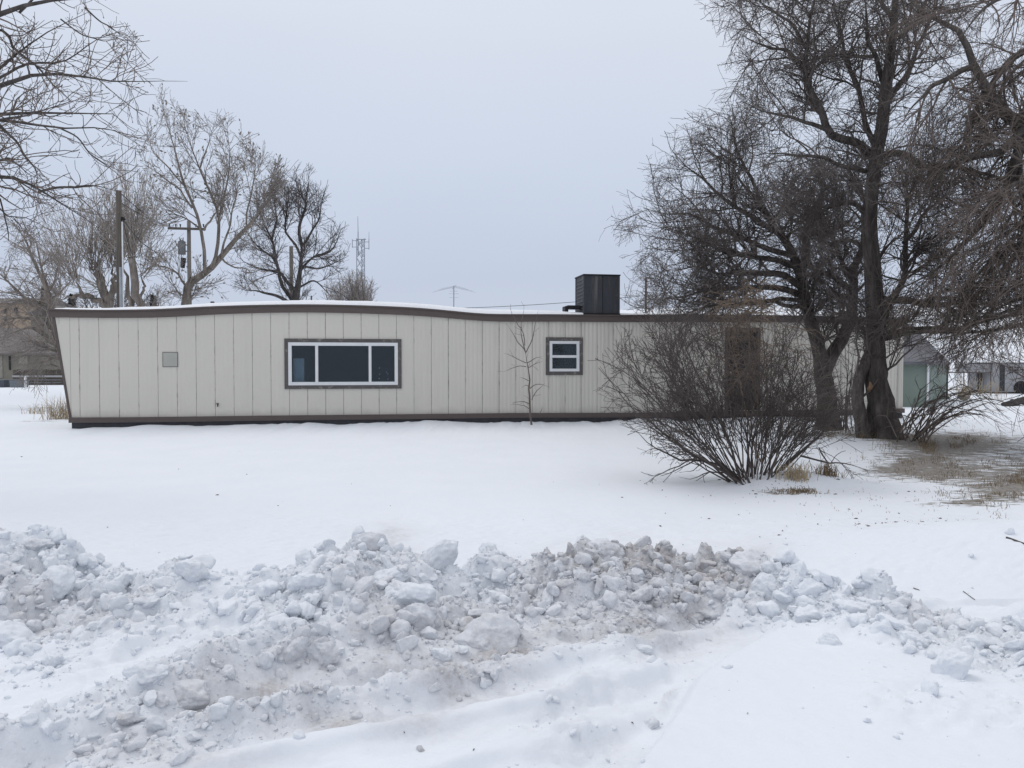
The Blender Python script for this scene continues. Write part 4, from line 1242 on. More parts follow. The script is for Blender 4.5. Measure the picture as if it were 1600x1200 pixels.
# tree whose trunk stands outside the frame on the right, hanging limbs
Z9 = 12.6
tr9 = [
    ([(1830, 860), (1820, 700), (1805, 500), (1800, 300), (1790, 120), (1780, -100), (1770, -300)], 70, 30, 0, 0),
    ([(1800, 320), (1730, 200), (1660, 180), (1600, 200), (1555, 160), (1524, 104), (1500, 50), (1450, 24), (1400, -20)], 30, 9, 0, 0.6),
    ([(1795, 200), (1720, 140), (1650, 150), (1605, 190), (1590, 240), (1574, 290), (1545, 335), (1500, 385), (1455, 425), (1400, 455)], 26, 5, 0, 0.9),
    ([(1800, 400), (1740, 420), (1680, 400), (1620, 380), (1560, 400), (1510, 450), (1480, 500)], 20, 4, 0, 1.0),
    ([(1795, 150), (1700, 40), (1640, 0), (1590, -10), (1540, 10), (1500, 60)], 24, 5, 0, -0.8),
    ([(1800, 350), (1720, 300), (1650, 280), (1600, 275), (1560, 300), (1520, 350)], 18, 4, 0, -1.5),
    ([(1800, 420), (1740, 470), (1680, 500), (1600, 505), (1530, 520), (1450, 535)], 14, 3.5, 0, 0.8),
    ([(1795, 100), (1700, 80), (1640, 70), (1590, 90), (1540, 150), (1500, 230), (1480, 300)], 16, 4, 0, 1.2),
    ([(1798, 250), (1700, 250), (1640, 330), (1600, 350), (1540, 390), (1500, 420), (1460, 480)], 14, 3.5, 0, -0.4),
    ([(1805, 560), (1740, 600), (1680, 620), (1630, 650), (1590, 690)], 14, 2.5, 0, -1.0),
    ([(1600, 200), (1570, 230), (1530, 240), (1480, 260), (1440, 310)], 12, 3, 0.2, 0.2),
    ([(1524, 104), (1480, 120), (1440, 150), (1410, 190)], 10, 3, 0.5, -0.2),
    ([(1590, 240), (1600, 310), (1590, 380), (1570, 440), (1540, 490)], 12, 3, 0.6, -0.3),
    ([(1730, 300), (1680, 360), (1640, 430), (1610, 480), (1580, 540)], 12, 3, 0, -1.2),
]
L9 = limbs_from(tr9, Z9, g=gT)
out9 = [(1260, -140), (1900, -140), (1900, 800), (1610, 720), (1570, 690), (1560, 610), (1480, 605), (1420, 570), (1370, 520), (1370, 300), (1330, 120), (1260, 0)]
lev9 = [
    dict(per_m=7.6, l0=0.8, l1=2.1, ang=50, rr=0.5, rtip=0.005, steps=7, wig=0.15, trop=(-0.02, 0, -0.10), t0=0.25, sides=5),
    dict(per_m=6.5, l0=0.45, l1=1.2, ang=42, rr=0.6, rtip=0.0036, steps=6, wig=0.15, trop=(0, 0, -0.10), t0=0.10, sides=4),
    dict(per_m=11.0, l0=0.15, l1=0.6, ang=42, rr=0.7, rtip=0.0026, steps=4, wig=0.17, trop=(0, 0, -0.05), t0=0.12, sides=3),
]
tree("bare_tree", W(1830, 860, Z9), L9, lev9, 73, (M['bark_dark'], M['twig_brown']), "bare tree reaching in from beyond the right edge with drooping limbs", outline=out9, soft=16)

# ------------------------------------------------------------------ shrub in front of the home
g = np.random.default_rng(9)
ZS = 10.15
sb = G(1178, 748, 0.20)
shrub = empty("leafless_shrub", tuple(sb), 0, "wide leafless many-stemmed shrub in the snow in front of the home door", "shrub")
NS = 60
th = g.uniform(-1.28, 0.85, NS) ; ph = g.uniform(-0.9, 0.9, NS)
bx = np.sin(th) * 0.20 + g.normal(0, 0.05, NS); by = g.uniform(-0.22, 0.22, NS)
D = np.stack([np.sin(th) * 0.85, np.sin(ph) * 0.45, np.cos(th) * 0.95 + 0.20], -1); D /= np.linalg.norm(D, axis=1, keepdims=True)
Ls = (1.55 + 0.75 * g.uniform(0, 1, NS)) * np.where(th < 0.1, 1.12, 0.74) * (1 - 0.25 * (np.abs(th) > 1.15))
st = 10
p = np.stack([sb[0] + bx, sb[1] + by, np.full(NS, sb[2] - 0.10)], -1)
P = [p]
for i in range(st):
    D = D + g.normal(0, 0.08, (NS, 3)) + np.array([0, 0, 0.035])[None] * np.sign(0.9 - D[:, 2:3]); D /= np.linalg.norm(D, axis=1, keepdims=True)
    p = p + D * (Ls / st)[:, None]; P.append(p)
P = np.stack(P, 1)
r0 = g.uniform(0.005, 0.0125, NS)
R = r0[:, None] * np.linspace(1, 0.28, st + 1)[None]
stems = (P, R)
# a few low arching stems lying out to either side
lowtr = [([(1150, 742), (1110, 722), (1060, 712), (1020, 700), (985, 665)], 5, 1.5, 0, -0.5), ([(1145, 744), (1090, 715), (1035, 668), (1000, 640), (965, 625)], 5, 1.5, 0, 0.3),
         ([(1210, 744), (1245, 715), (1275, 685), (1310, 650), (1330, 610)], 6, 1.5, 0, -0.3), ([(1250, 712), (1290, 722), (1330, 728), (1368, 738)], 3.5, 1, -0.1, -0.5),
         ([(1280, 700), (1300, 740), (1312, 775)], 2.5, 1, -0.2, -0.5), ([(1160, 744), (1120, 735), (1085, 748), (1060, 745)], 3, 1, 0, -0.5),
         ([(1090, 715), (1040, 735), (1020, 750), (1010, 770)], 2.2, 1, -0.2, -0.4), ([(1140, 738), (1132, 755), (1125, 778)], 2.2, 1, -0.3, -0.5)]
LS = limbs_from(lowtr, ZS, g=g, m=11, jit=0.5)
emit("stems", [(stems, 6), (LS, 6)], M['twig_shrub'], shrub)
a1 = grow(stems, 5.5, 0.4, 1.25, 32, g, rr=0.6, rtip=0.0035, steps=7, wig=0.14, trop=(0, 0, 0.02), t0=0.22)
a1b = grow(LS, 4.5, 0.25, 0.7, 40, g, rr=0.6, rtip=0.003, steps=5, wig=0.14, trop=(0, 0, 0.02), t0=0.2)
outS = [(1120, 770), (1000, 735), (955, 650), (905, 600), (925, 560), (905, 530), (960, 500), (1000, 490), (1080, 480), (1160, 462), (1215, 470), (1260, 500), (1300, 540), (1350, 600), (1390, 680), (1370, 750), (1300, 790), (1200, 790)]
a1 = prune(a1, outS, g, 12)
a2 = prune(grow(a1, 8.0, 0.18, 0.62, 36, g, rr=0.7, rtip=0.0028, steps=5, wig=0.15, trop=(0, 0, 0.01), t0=0.15), outS, g, 12)
a2b = grow(a1b, 6, 0.1, 0.3, 40, g, rr=0.7, rtip=0.0025, steps=4, wig=0.2, t0=0.15)
a3 = prune(grow(a2, 9.5, 0.06, 0.22, 40, g, rr=0.8, rtip=0.0022, steps=3, wig=0.18, t0=0.2), outS, g, 12)
emit("twigs", [(a1, 4), (a1b, 4), (a2, 3), (a2b, 3), (a3, 3)], M['twig_shrub'], shrub)
# tan hanging shoots tangled into the top of the shrub
g = np.random.default_rng(19)
n = 90
hx = g.normal(1172, 26, n); hy = g.uniform(455, 520, n); hz = g.uniform(10.6, 12.5, n)
p = W(hx, hy, hz)
D = np.stack([g.normal(0, 0.35, n), g.normal(0, 0.2, n), -np.ones(n)], -1); D /= np.linalg.norm(D, axis=1, keepdims=True)
Ls = g.uniform(0.5, 1.3, n); P = [p]
for i in range(8):
    D = D + g.normal(0, 0.13, (n, 3)); D /= np.linalg.norm(D, axis=1, keepdims=True); p = p + D * (Ls / 8)[:, None]; P.append(p)
# they rise from one crowded stem behind the shrub
stemP, stemR = resample([G(1190, 722, 0.2) + np.array([0, 0, -0.1]), W(1186, 640, 11.3), W(1180, 560, 11.4), W(1172, 480, 11.5), W(1165, 430, 11.6)], [0.035, 0.03, 0.024, 0.016, 0.008], 14)
trt = [([(1190, 722), (1184, 650), (1178, 570), (1170, 500), (1160, 440)], 2.6, 1.2, 1.2, 1.6), ([(1184, 722), (1165, 640), (1150, 560), (1135, 500), (1128, 455)], 2.4, 1.2, 1.3, 1.9),
       ([(1196, 722), (1204, 640), (1208, 560), (1212, 500), (1206, 450)], 2.4, 1.2, 1.3, 1.2), ([(1188, 722), (1176, 650), (1196, 560), (1190, 490), (1186, 440)], 2.4, 1.2, 1.5, 2.0)]
ST = limbs_from(trt, ZS, g=g, m=14)
ST[0][:, 0, 2] = 0.15
bs = grow(ST, 22, 0.4, 1.0, 60, g, rr=0.5, rtip=0.0038, steps=8, wig=0.2, trop=(0, 0, -0.12), t0=0.45, rmax=0.007)
bs2 = grow(bs, 7, 0.15, 0.6, 35, g, rr=0.7, rtip=0.0028, steps=6, wig=0.18, trop=(0, 0, -0.10), t0=0.1)
bs3 = grow(bs2, 6, 0.08, 0.25, 35, g, rr=0.7, rtip=0.0022, steps=3, wig=0.18, trop=(0, 0, -0.05), t0=0.1)
tn = empty("tangled_bush", tuple(stemP[0]), 0, "tan brown tangled bush with drooping shoots just behind the leafless shrub", "shrub")
emit("stems", [(ST, 6)], M['twig_tan'], tn)
emit("shoots", [(bs, 4), (bs2, 3), (bs3, 3)], M['twig_tan'], tn)

# ------------------------------------------------------------------ sapling in front of the home
g = np.random.default_rng(23)
ZP = 17.9
trp = [([(830.5, 664), (829.5, 635), (827, 600), (823, 570), (821, 550)], 3.4, 1.9, 0, 0),
       ([(821, 550), (812, 537), (804, 525), (791, 505)], 1.6, 0.7, 0, -0.2), ([(821, 550), (815, 520), (814, 502), (819, 475)], 1.6, 0.7, 0, 0.2),
       ([(821, 552), (831, 530), (836, 507), (841, 485)], 1.6, 0.7, 0, 0.2), ([(820, 540), (816, 515), (800, 490), (798, 475)], 1.4, 0.8, 0, -0.3),
       ([(822, 567), (807, 560), (787, 552)], 1.4, 0.8, 0, -0.4), ([(822, 573), (810, 572), (785, 581)], 1.4, 0.8, 0, 0.3),
       ([(824, 567), (836, 560), (847, 557)], 1.4, 0.8, 0, -0.3), ([(825, 575), (838, 568), (848, 564)], 1.2, 0.7, 0, 0.2),
       ([(828, 607), (840, 600), (858, 605)], 1.4, 0.8, 0, -0.3), ([(831, 625), (838, 612), (851, 599)], 1.4, 0.8, 0, 0.2),
       ([(829, 631), (815, 627), (801, 629)], 1.4, 0.8, 0, -0.3), ([(829, 640), (816, 633), (797, 632)], 1.2, 0.7, 0, 0.3), ([(826, 595), (818, 591), (812, 590)], 1.2, 0.7, 0, 0.1),
       ([(828, 605), (822, 602), (815, 606)], 1.1, 0.7, 0, 0.1), ([(842, 648), (846, 641), (848, 635)], 1.1, 0.7, 0, 0.1)]
LP_ = limbs_from(trp, ZP, g=g, m=9)
tree("young_sapling", W(830.5, 664, ZP), LP_, [dict(per_m=4.5, l0=0.08, l1=0.28, ang=40, rr=0.8, rtip=0.0028, steps=3, wig=0.15, trop=(0, 0, 0.05), t0=0.2, sides=3)],
     81, (M['twig_brown'], M['twig_brown']), "thin young sapling standing against the home wall left of the small window", "sapling", lim_sides=6)

# ------------------------------------------------------------------ left foreground tree (trunk out of frame)
Z1 = 9.2
tr1 = [
    ([(-330, 900), (-335, 700), (-330, 500), (-345, 300), (-350, 120), (-360, -80), (-370, -300)], 60, 26, 0, 0),
    ([(-345, 260), (-200, 120), (-80, 60), (0, 33), (33, 20), (83, 10), (133, 0), (180, -25)], 20, 6, 0, 0.4),
    ([(-345, 330), (-200, 230), (-80, 160), (0, 107), (30, 80), (67, 50), (103, 33), (140, 18)], 15, 2.2, 0, 0.8),
    ([(-335, 350), (-200, 240), (-90, 175), (0, 148), (43, 137), (100, 129), (173, 129), (240, 127), (293, 127)], 16, 1.4, 0, -0.4),
    ([(-335, 360), (-200, 260), (-90, 195), (0, 177), (53, 172), (100, 173), (167, 175), (182, 178), (197, 193), (235, 215)], 14, 1.2, 0, 0.9),
    ([(-335, 380), (-200, 290), (-90, 230), (0, 197), (33, 182), (67, 170), (117, 155), (150, 160)], 16, 1.6, 0, -0.8),
    ([(-335, 380), (-200, 280), (-90, 210), (0, 190), (50, 193), (100, 200), (160, 200), (187, 210), (242, 241)], 13, 1.2, 0, 0.3),
    ([(-335, 440), (-200, 350), (-90, 290), (0, 280), (33, 287), (60, 300), (93, 320), (133, 343), (160, 360)], 18, 1.8, 0, -0.2),
    ([(60, 300), (100, 293), (140, 288), (180, 298)], 4.5, 1.8, -0.15, -0.1),
    ([(-335, 470), (-200, 380), (-90, 320), (0, 310), (10, 322), (43, 330), (83, 363)], 12, 1.4, 0, 0.6),
    ([(0, 196), (20, 217), (37, 240), (53, 267), (50, 300)], 4.5, 1.4, -0.6, -0.9),
    ([(-90, 290), (0, 247), (23, 253), (50, 273), (80, 284)], 6, 1.2, -0.2, 0.3),
    ([(-90, 60), (0, 43), (20, 67), (50, 97), (83, 133), (120, 165)], 6, 1.4, 0.2, 0.7),
    ([(93, 200), (125, 215), (145, 240), (170, 262), (200, 285)], 2.6, 1.2, 0.2, 0.4),
    ([(133, 12), (160, 35), (185, 52), (213, 72)], 2.6, 1.0, 0.4, 0.4), ([(30, 20), (60, -10), (90, -40)], 4, 2, 0.3, 0.2),
    ([(-90, 175), (0, 115), (40, 100), (90, 95), (140, 70), (200, 45)], 6, 1.2, 0.4, 1.2),
    ([(0, 310), (10, 350), (15, 378), (30, 380)], 2.6, 1.2, 0.2, 0.3),
    ([(95, 30), (130, 55), (165, 60), (200, 50)], 2.4, 1, 0.3, 0.3),
]
L1 = limbs_from(tr1, Z1, g=gT, m=18)
out1 = [(-500, -300), (185, -300), (190, -10), (215, 30), (225, 80), (285, 105), (300, 130), (250, 165), (262, 225), (250, 250), (205, 300), (190, 320), (150, 372), (100, 395), (10, 420), (-60, 480), (-500, 700)]
tree("cottonwood", W(-330, 900, Z1), L1, [
    dict(per_m=10, l0=0.3, l1=1.05, ang=50, rr=0.55, rtip=0.0036, steps=6, wig=0.17, trop=(0.03, 0, 0.05), t0=0.38, sides=4),
    dict(per_m=9.0, l0=0.12, l1=0.45, ang=46, rr=0.65, rtip=0.0028, steps=4, wig=0.2, trop=(0, 0, 0.06), t0=0.12, sides=3),
    dict(per_m=4.0, l0=0.05, l1=0.16, ang=50, rr=0.8, rtip=0.0026, steps=2, wig=0.2, trop=(0, 0, 0.1), t0=0.3, sides=3)],
    91, (M['bark_left'], M['twig_brown']), "bare cottonwood reaching in from beyond the left edge with budded twigs", outline=out1, bud=(0.8, 0.013), soft=10)

# ------------------------------------------------------------------ trees behind the home on the left
Z2 = 40.0
tr2 = [
    ([(283, 545), (287, 500), (291, 468), (295, 448), (302, 436)], 23, 18, 0, 0),
    ([(300, 440), (322, 426), (345, 402), (370, 372), (400, 340), (425, 300), (440, 262)], 15, 2, 0, 2),
    ([(320, 428), (317, 390), (311, 356), (300, 325), (288, 290), (276, 240), (262, 200), (250, 150)], 8, 1.5, 0, -1),
    ([(330, 420), (341, 390), (340, 345), (330, 305), (313, 262), (300, 215), (292, 180)], 8, 1.5, 0.2, 1),
    ([(340, 350), (350, 300), (356, 250), (352, 190)], 4.5, 1.2, 0.5, 0),
    ([(385, 355), (392, 310), (396, 270), (400, 225)], 4, 1.2, 1, 2),
    ([(345, 402), (362, 350), (368, 300), (372, 255)], 5, 1.2, 0.5, -1),
    ([(300, 325), (270, 290), (235, 265), (215, 250)], 4, 1.2, -0.5, -1), ([(288, 290), (265, 262), (240, 235), (232, 200)], 3.5, 1.2, -0.7, 0),
    ([(294, 450), (275, 425), (250, 415), (225, 420)], 5, 1.5, 0, -1), ([(318, 360), (340, 330), (352, 320)], 5, 2, -0.3, 0.3),
    ([(345, 400), (365, 418), (385, 420), (405, 440)], 4, 1.2, 0.4, -1), ([(290, 465), (270, 455), (255, 465)], 4, 1.2, 0, -1),
    ([(313, 262), (325, 230), (330, 195)], 3, 1, 0.8, 0.5), ([(311, 356), (290, 340), (265, 335), (245, 345)], 3.5, 1, -0.2, 0.8),
]
tr2 = [(p_, w_ * 0.78, e_ * 0.7, a_, b_) for p_, w_, e_, a_, b_ in tr2]
L2 = limbs_from(tr2, Z2, g=gT, m=14)
out2 = [(225, 470), (205, 420), (200, 330), (205, 260), (225, 200), (235, 130), (265, 125), (280, 165), (310, 175), (335, 170), (360, 170), (385, 205), (405, 205), (420, 240), (450, 240), (455, 300), (420, 380), (430, 460), (350, 478)]
lv_far = lambda a, b, c, tz=0.06, rt=0.009: [
    dict(per_m=a, l0=1.2, l1=3.2, ang=38, rr=0.5, rtip=rt * 1.3, steps=6, wig=0.13, trop=(0, 0, tz), t0=0.25, sides=4, rmax=0.028),
    dict(per_m=b, l0=0.5, l1=1.5, ang=40, rr=0.6, rtip=rt, steps=4, wig=0.16, trop=(0, 0, tz), t0=0.1, sides=3),
    dict(per_m=c, l0=0.25, l1=0.7, ang=40, rr=0.7, rtip=rt * 0.8, steps=3, wig=0.18, trop=(0, 0, tz), t0=0.1, sides=3)]
tree("cottonwood", W(283, 545, Z2), L2, lv_far(4.2, 5.6, 6.0, 0.06, 0.0085), 92, (M['bark_grey'], M['twig_grey']), "tall pale cottonwood behind the roof with a limb bent right and seed clusters", outline=out2, bud=(0.12, 0.09), soft=8)
Z3 = 46.0
tr3 = [
    ([(464, 545), (463, 500), (462, 470), (466, 440), (470, 410), (472, 380)], 16, 7, 0, 0),
    ([(472, 385), (468, 360), (476, 325), (482, 290), (478, 262)], 6, 1.2, 0, -1),
    ([(458, 470), (440, 445), (432, 410), (425, 375), (410, 345), (402, 310)], 6.5, 1.2, 0, 1.5),
    ([(464, 455), (440, 430), (415, 425), (390, 415), (370, 400)], 6, 1.2, 0, -2),
    ([(456, 475), (430, 462), (400, 455), (372, 450)], 6, 1.2, 0, -1.5),
    ([(468, 425), (490, 400), (515, 388), (530, 360), (545, 350)], 4.2, 1, 0, 1),
    ([(470, 400), (452, 370), (446, 330), (450, 290), (440, 270)], 4.2, 1, 0, 2), ([(473, 385), (495, 350), (505, 320), (510, 290)], 4, 1, 0, -1),
    ([(466, 450), (490, 440), (510, 455), (520, 470)], 3.6, 1, 0, 1.5), ([(470, 415), (500, 420), (525, 410), (545, 400)], 3.6, 1, 0, -1.5),
    ([(432, 410), (410, 390), (390, 370), (380, 340)], 3.6, 1, 0.7, 2), ([(425, 375), (432, 340), (425, 300), (418, 280)], 3.6, 1, 1, 0),
]
L3 = limbs_from(tr3, Z3, g=gT, m=14)
out3 = [(370, 478), (352, 440), (350, 390), (370, 330), (390, 285), (425, 265), (460, 262), (480, 250), (505, 275), (520, 300), (515, 340), (550, 345), (548, 395), (530, 440), (545, 475)]
tree("bare_tree", W(464, 545, Z3), L3, lv_far(5.5, 5.6, 5.5, 0.03, 0.0085), 93, (M['bark_black'], M['twig_black']), "dark dense round-crowned bare tree behind the wide window", outline=out3, soft=8)
# low bush right of it
def fan_bush(name, cx, cyb, Z, nst, spread, hgt, seed, mats, label, outline, cat="shrub", bend=0.03, rt=0.008, sub=(1.6, 2.2), bw=0.5, group=None):
    g = np.random.default_rng(seed)
    b = W(cx, cyb, Z)
    root = empty(name, tuple(b), 0, label, cat, group)
    th = g.normal(0, spread, nst); ph = g.normal(0, 0.3, nst)
    D = np.stack([np.sin(th), np.sin(ph), np.cos(th)], -1); D /= np.linalg.norm(D, axis=1, keepdims=True)
    p = b[None] + np.stack([np.sin(th) * bw, g.normal(0, bw * 0.4, nst), np.zeros(nst)], -1)
    Ls = hgt * g.uniform(0.6, 1.05, nst); P = [p]
    for i in range(9):
        D = D + g.normal(0, 0.06, (nst, 3)) + np.array([0, 0, bend]); D /= np.linalg.norm(D, axis=1, keepdims=True); p = p + D * (Ls / 9)[:, None]; P.append(p)
    P = np.stack(P, 1); R = (Ls * 0.009)[:, None] * np.linspace(1, 0.2, 10)[None]
    P, R = prune((P, R), outline)
    emit("stems", [((P, R), 5)], mats[0], root)
    a = prune(grow((P, R), sub[0], hgt * 0.15, hgt * 0.4, 35, g, rr=0.6, rtip=rt, steps=5, wig=0.14, trop=(0, 0, bend), t0=0.2), outline, g, 6)
    b2 = prune(grow(a, sub[1], hgt * 0.06, hgt * 0.18, 38, g, rr=0.7, rtip=rt * 0.8, steps=3, wig=0.18, t0=0.1), outline, g, 6)
    emit("twigs", [(a, 3), (b2, 3)], mats[1], root)
    return root
fan_bush("bare_bush", 570, 560, 58, 60, 0.40, 6.8, 31, (M['twig_black'], M['twig_grey']), "low twiggy bush behind the roof in front of the radio tower", [(500, 520), (505, 440), (530, 425), (560, 418), (585, 430), (600, 455), (605, 500)], rt=0.011, sub=(4.5, 5.0), bw=1.2)
# pollarded trees with brush-like shoots
def pollard(name, Z, traces, heads, seed, label, outline, group=None):
    g = np.random.default_rng(seed)
    Lm = limbs_from(traces, Z, g=g, m=12, jit=0.5)
    b = Lm[0][0, 0]
    root = empty(name, tuple(b), 0, label, "tree", group)
    emit("trunk", [(Lm, 8)], M['bark_grey'], root)
    grp = []
    for (px, py, n, lo, hi, lean, spread, dz) in heads:
        n = int(n * 1.3); hi = hi * 1.08; spread = spread * 1.15
        p = W(np.full(n, px) + g.normal(0, 5, n), np.full(n, py) + g.normal(0, 5, n), np.full(n, Z + dz))
        th = g.normal(lean, spread, n)
        D = np.stack([np.sin(th), g.normal(0, 0.25, n), np.cos(th)], -1); D /= np.linalg.norm(D, axis=1, keepdims=True)
        Ls = g.uniform(lo, hi, n); P = [p]
        for i in range(8):
            D = D + g.normal(0, 0.05, (n, 3)) + np.array([0, 0, 0.05]); D /= np.linalg.norm(D, axis=1, keepdims=True); p = p + D * (Ls / 8)[:, None]; P.append(p)
        P = np.stack(P, 1); R = np.full((n, 1), 0.015) * np.linspace(1, 0.4, 9)[None]
        grp.append(((P, R), 4))
        a = prune(grow((P, R), 2.6, 0.4, 1.4, 30, g, rr=0.6, rtip=0.008, steps=4, wig=0.12, trop=(0, 0, 0.06), t0=0.15), outline, g, 6)
        grp.append((a, 3))
        grp.append((grow(a, 2.0, 0.15, 0.5, 35, g, rr=0.7, rtip=0.007, steps=3, wig=0.15, t0=0.1), 3))
    emit("crown", grp, M['twig_pale'], root)
    return root
outP = [(-60, 560), (-60, 330), (60, 300), (100, 255), (200, 240), (260, 280), (275, 400), (270, 480), (150, 560)]
pollard("pollarded_tree", 36.0, [([(212, 560), (214, 500), (213, 470), (208, 440), (205, 402)], 17, 11, 0, 0), ([(208, 560), (204, 490), (200, 455), (196, 425), (192, 405)], 12, 7, 0.3, 0.4), ([(214, 470), (225, 450), (220, 425)], 5, 3, 0, 0.3)],
        [(206, 398, 46, 1.6, 4.2, 0.0, 0.45, 0), (193, 402, 16, 1.2, 2.6, -0.2, 0.5, 0.4), (222, 430, 14, 1.0, 2.6, 0.5, 0.4, 0.3), (214, 400, 6, 3.6, 4.6, 0.05, 0.12, 0)], 41,
        "pollarded tree with a knobbly head of upright shoots just right of the utility pole", outP)
pollard("pollarded_tree", 37.5, [([(176, 560), (172, 500), (168, 475), (160, 448), (150, 425)], 20, 12, 0, 0), ([(172, 480), (150, 470), (130, 458), (118, 440)], 11, 6, 0, -0.8), ([(172, 472), (178, 445), (176, 420)], 11, 8, 0, 0.5),
                                 ([(140, 465), (120, 462), (95, 468)], 7, 4, -0.5, -1)],
        [(150, 422, 40, 1.6, 3.9, -0.15, 0.42, 0), (118, 438, 30, 1.5, 3.6, -0.45, 0.4, -0.8), (177, 418, 34, 1.6, 3.8, 0.0, 0.32, 0.5), (95, 466, 26, 1.0, 2.6, -0.8, 0.5, -1), (160, 450, 24, 0.8, 2.0, -0.5, 0.8, 0)], 42,
        "broad pollarded tree with a brush of shoots left of the utility pole", outP)
# leaning willow at the left end of the home
Z6 = 27.0
tr6 = [([(124, 640), (112, 585), (98, 545), (88, 515), (80, 485), (74, 458)], 22, 12, 0, 0), ([(74, 460), (62, 430), (48, 395), (30, 360), (12, 335)], 5.5, 1.8, 0, -0.8), ([(76, 462), (66, 425), (58, 395), (52, 360)], 4.5, 1.5, 0, 0.6),
       ([(96, 540), (80, 532), (66, 520), (45, 512), (20, 520)], 11, 3, 0, -0.8), ([(104, 565), (85, 560), (70, 566), (58, 580)], 6, 2, 0, -1), ([(84, 500), (55, 480), (30, 455), (0, 430), (-25, 415)], 6, 2, 0, -0.8),
       ([(80, 480), (55, 470), (30, 470), (0, 480)], 5, 1.8, 0, 0.6), ([(78, 470), (100, 450), (118, 430)], 4, 1.5, 0, 0.8), ([(88, 515), (60, 505), (35, 495), (10, 500)], 6, 2, 0, -0.4), ([(100, 550), (80, 548), (60, 540), (38, 552)], 5, 1.6, 0, 0.5),
       ([(74, 458), (88, 430), (96, 400)], 4, 1.4, 0, 0.3)]
L6 = limbs_from(tr6, Z6, g=gT, m=12)
out6 = [(-80, 620), (-80, 330), (0, 320), (60, 340), (120, 400), (135, 450), (120, 480), (108, 520), (108, 640), (80, 625), (20, 620)]
tree("willow", W(124, 640, Z6), L6, [
    dict(per_m=10.0, l0=0.6, l1=1.7, ang=45, rr=0.5, rtip=0.008, steps=6, wig=0.16, trop=(0, 0, 0.0), t0=0.2, sides=4),
    dict(per_m=6.5, l0=0.3, l1=1.0, ang=42, rr=0.6, rtip=0.006, steps=5, wig=0.16, trop=(0, 0, -0.05), t0=0.1, sides=3),
    dict(per_m=4.5, l0=0.15, l1=0.5, ang=42, rr=0.7, rtip=0.005, steps=4, wig=0.18, trop=(0, 0, -0.06), t0=0.1, sides=3)],
    94, (M['bark_grey'], M['twig_grey']), "leaning grey willow tangled over the left end of the home", outline=out6, soft=8)

# stems and suckers round the big trees
out_any = [(-500, -500), (2200, -500), (2200, 1300), (-500, 1300)]
outU = [(1200, 700), (1200, 520), (1240, 480), (1340, 480), (1345, 700)]
fan_bush("bare_bush", 1322, 672, 16.6, 26, 0.5, 1.9, 32, (M['twig_dark'], M['twig_brown']), "thin upright suckers between the forked tree and the thick-trunked tree", outU, rt=0.003, sub=(4, 5), bw=0.35)
outV = [(1385, 720), (1390, 600), (1420, 560), (1560, 590), (1600, 640), (1600, 720)]
g = np.random.default_rng(45)
b = W(1425, 690, 14.4)
tk = empty("arching_brush", tuple(b), 0, "low arching brush fanning right from the foot of the thick-trunked tree", "brush")
trv = []
for i in range(34):
    x0_ = g.uniform(1395, 1450); y0_ = g.uniform(672, 698); dx_ = g.uniform(40, 190) * (1 if g.uniform() < 0.9 else -0.4); up_ = g.uniform(15, 115) * (1 - 0.35 * dx_ / 190)
    trv.append(([(x0_, y0_), (x0_ + dx_ * 0.35, y0_ - up_ * 0.8), (x0_ + dx_ * 0.7, y0_ - up_ * 0.95), (x0_ + dx_, y0_ - up_ * 0.45)], 2.2, 0.9, g.uniform(-0.6, 0.9), g.uniform(-1.2, 1.2)))
LV = limbs_from(trv, 14.2, g=g, m=9)
emit("stems", [(LV, 4)], M['twig_brown'], tk)
v1 = grow(LV, 4.5, 0.12, 0.5, 32, g, rr=0.7, rtip=0.003, steps=4, wig=0.14, trop=(0.02, 0, -0.02), t0=0.15)
v2 = grow(v1, 4.5, 0.06, 0.2, 36, g, rr=0.8, rtip=0.0026, steps=3, wig=0.16, t0=0.15)
emit("twigs", [(v1, 3), (v2, 3)], M['twig_brown'], tk)

# ------------------------------------------------------------------ dead grass
def blades(n, cx, cy, rx, ry, h0, h1, g, lean=0.5, zf=None, w=0.004):
    x = cx + g.normal(0, rx, n); y = cy + g.normal(0, ry, n)
    z = full_h(x, y) if zf is None else zf(x, y)
    h = g.uniform(h0, h1, n); a = g.uniform(0, 2 * math.pi, n); l = np.abs(g.normal(0, lean, n))
    dx, dy = np.cos(a) * l, np.sin(a) * l
    P = np.stack([np.stack([x, y, z - 0.01], -1), np.stack([x + dx * h * 0.35, y + dy * h * 0.35, z + h * 0.55], -1), np.stack([x + dx * h, y + dy * h, z + h * np.clip(1 - 0.35 * l, 0.25, 1)], -1)], 1)
    R = np.stack([np.full(n, w), np.full(n, w * 0.8), np.full(n, w * 0.25)], 1)
    return P, R
g = np.random.default_rng(61)
def tuft(px, py, n, rx, h0, h1, label, mat='straw', lean=0.5, w=0.0035, name="grass_tuft"):
    p = G(px, py, 0.14)
    p[2] = full_h(np.array([p[0]]), np.array([p[1]]))[0]
    B = blades(n, p[0], p[1], rx, rx * 0.6, h0, h1, g, lean, w=w)
    o = emit(name, [(B, 3)], M[mat], None)
    tag(o, label, "grass tuft", "dead grass tufts poking through the snow")
    return o
tuft(1243, 760, 170, 0.085, 0.06, 0.24, "straw-coloured grass tuft right at the foot of the leafless shrub")
tuft(1246, 770, 200, 0.13, 0.02, 0.07, "flat dark grass mat just in front of the shrub's straw tuft", 'straw_dark', 1.2)
tuft(1292, 757, 130, 0.075, 0.05, 0.19, "small round dead grass tuft standing alone right of the shrub", 'straw_dark')
tuft(103, 654, 240, 0.30, 0.15, 0.75, "tall pale dead weeds at the left corner of the home", 'straw', 0.55, 0.006)
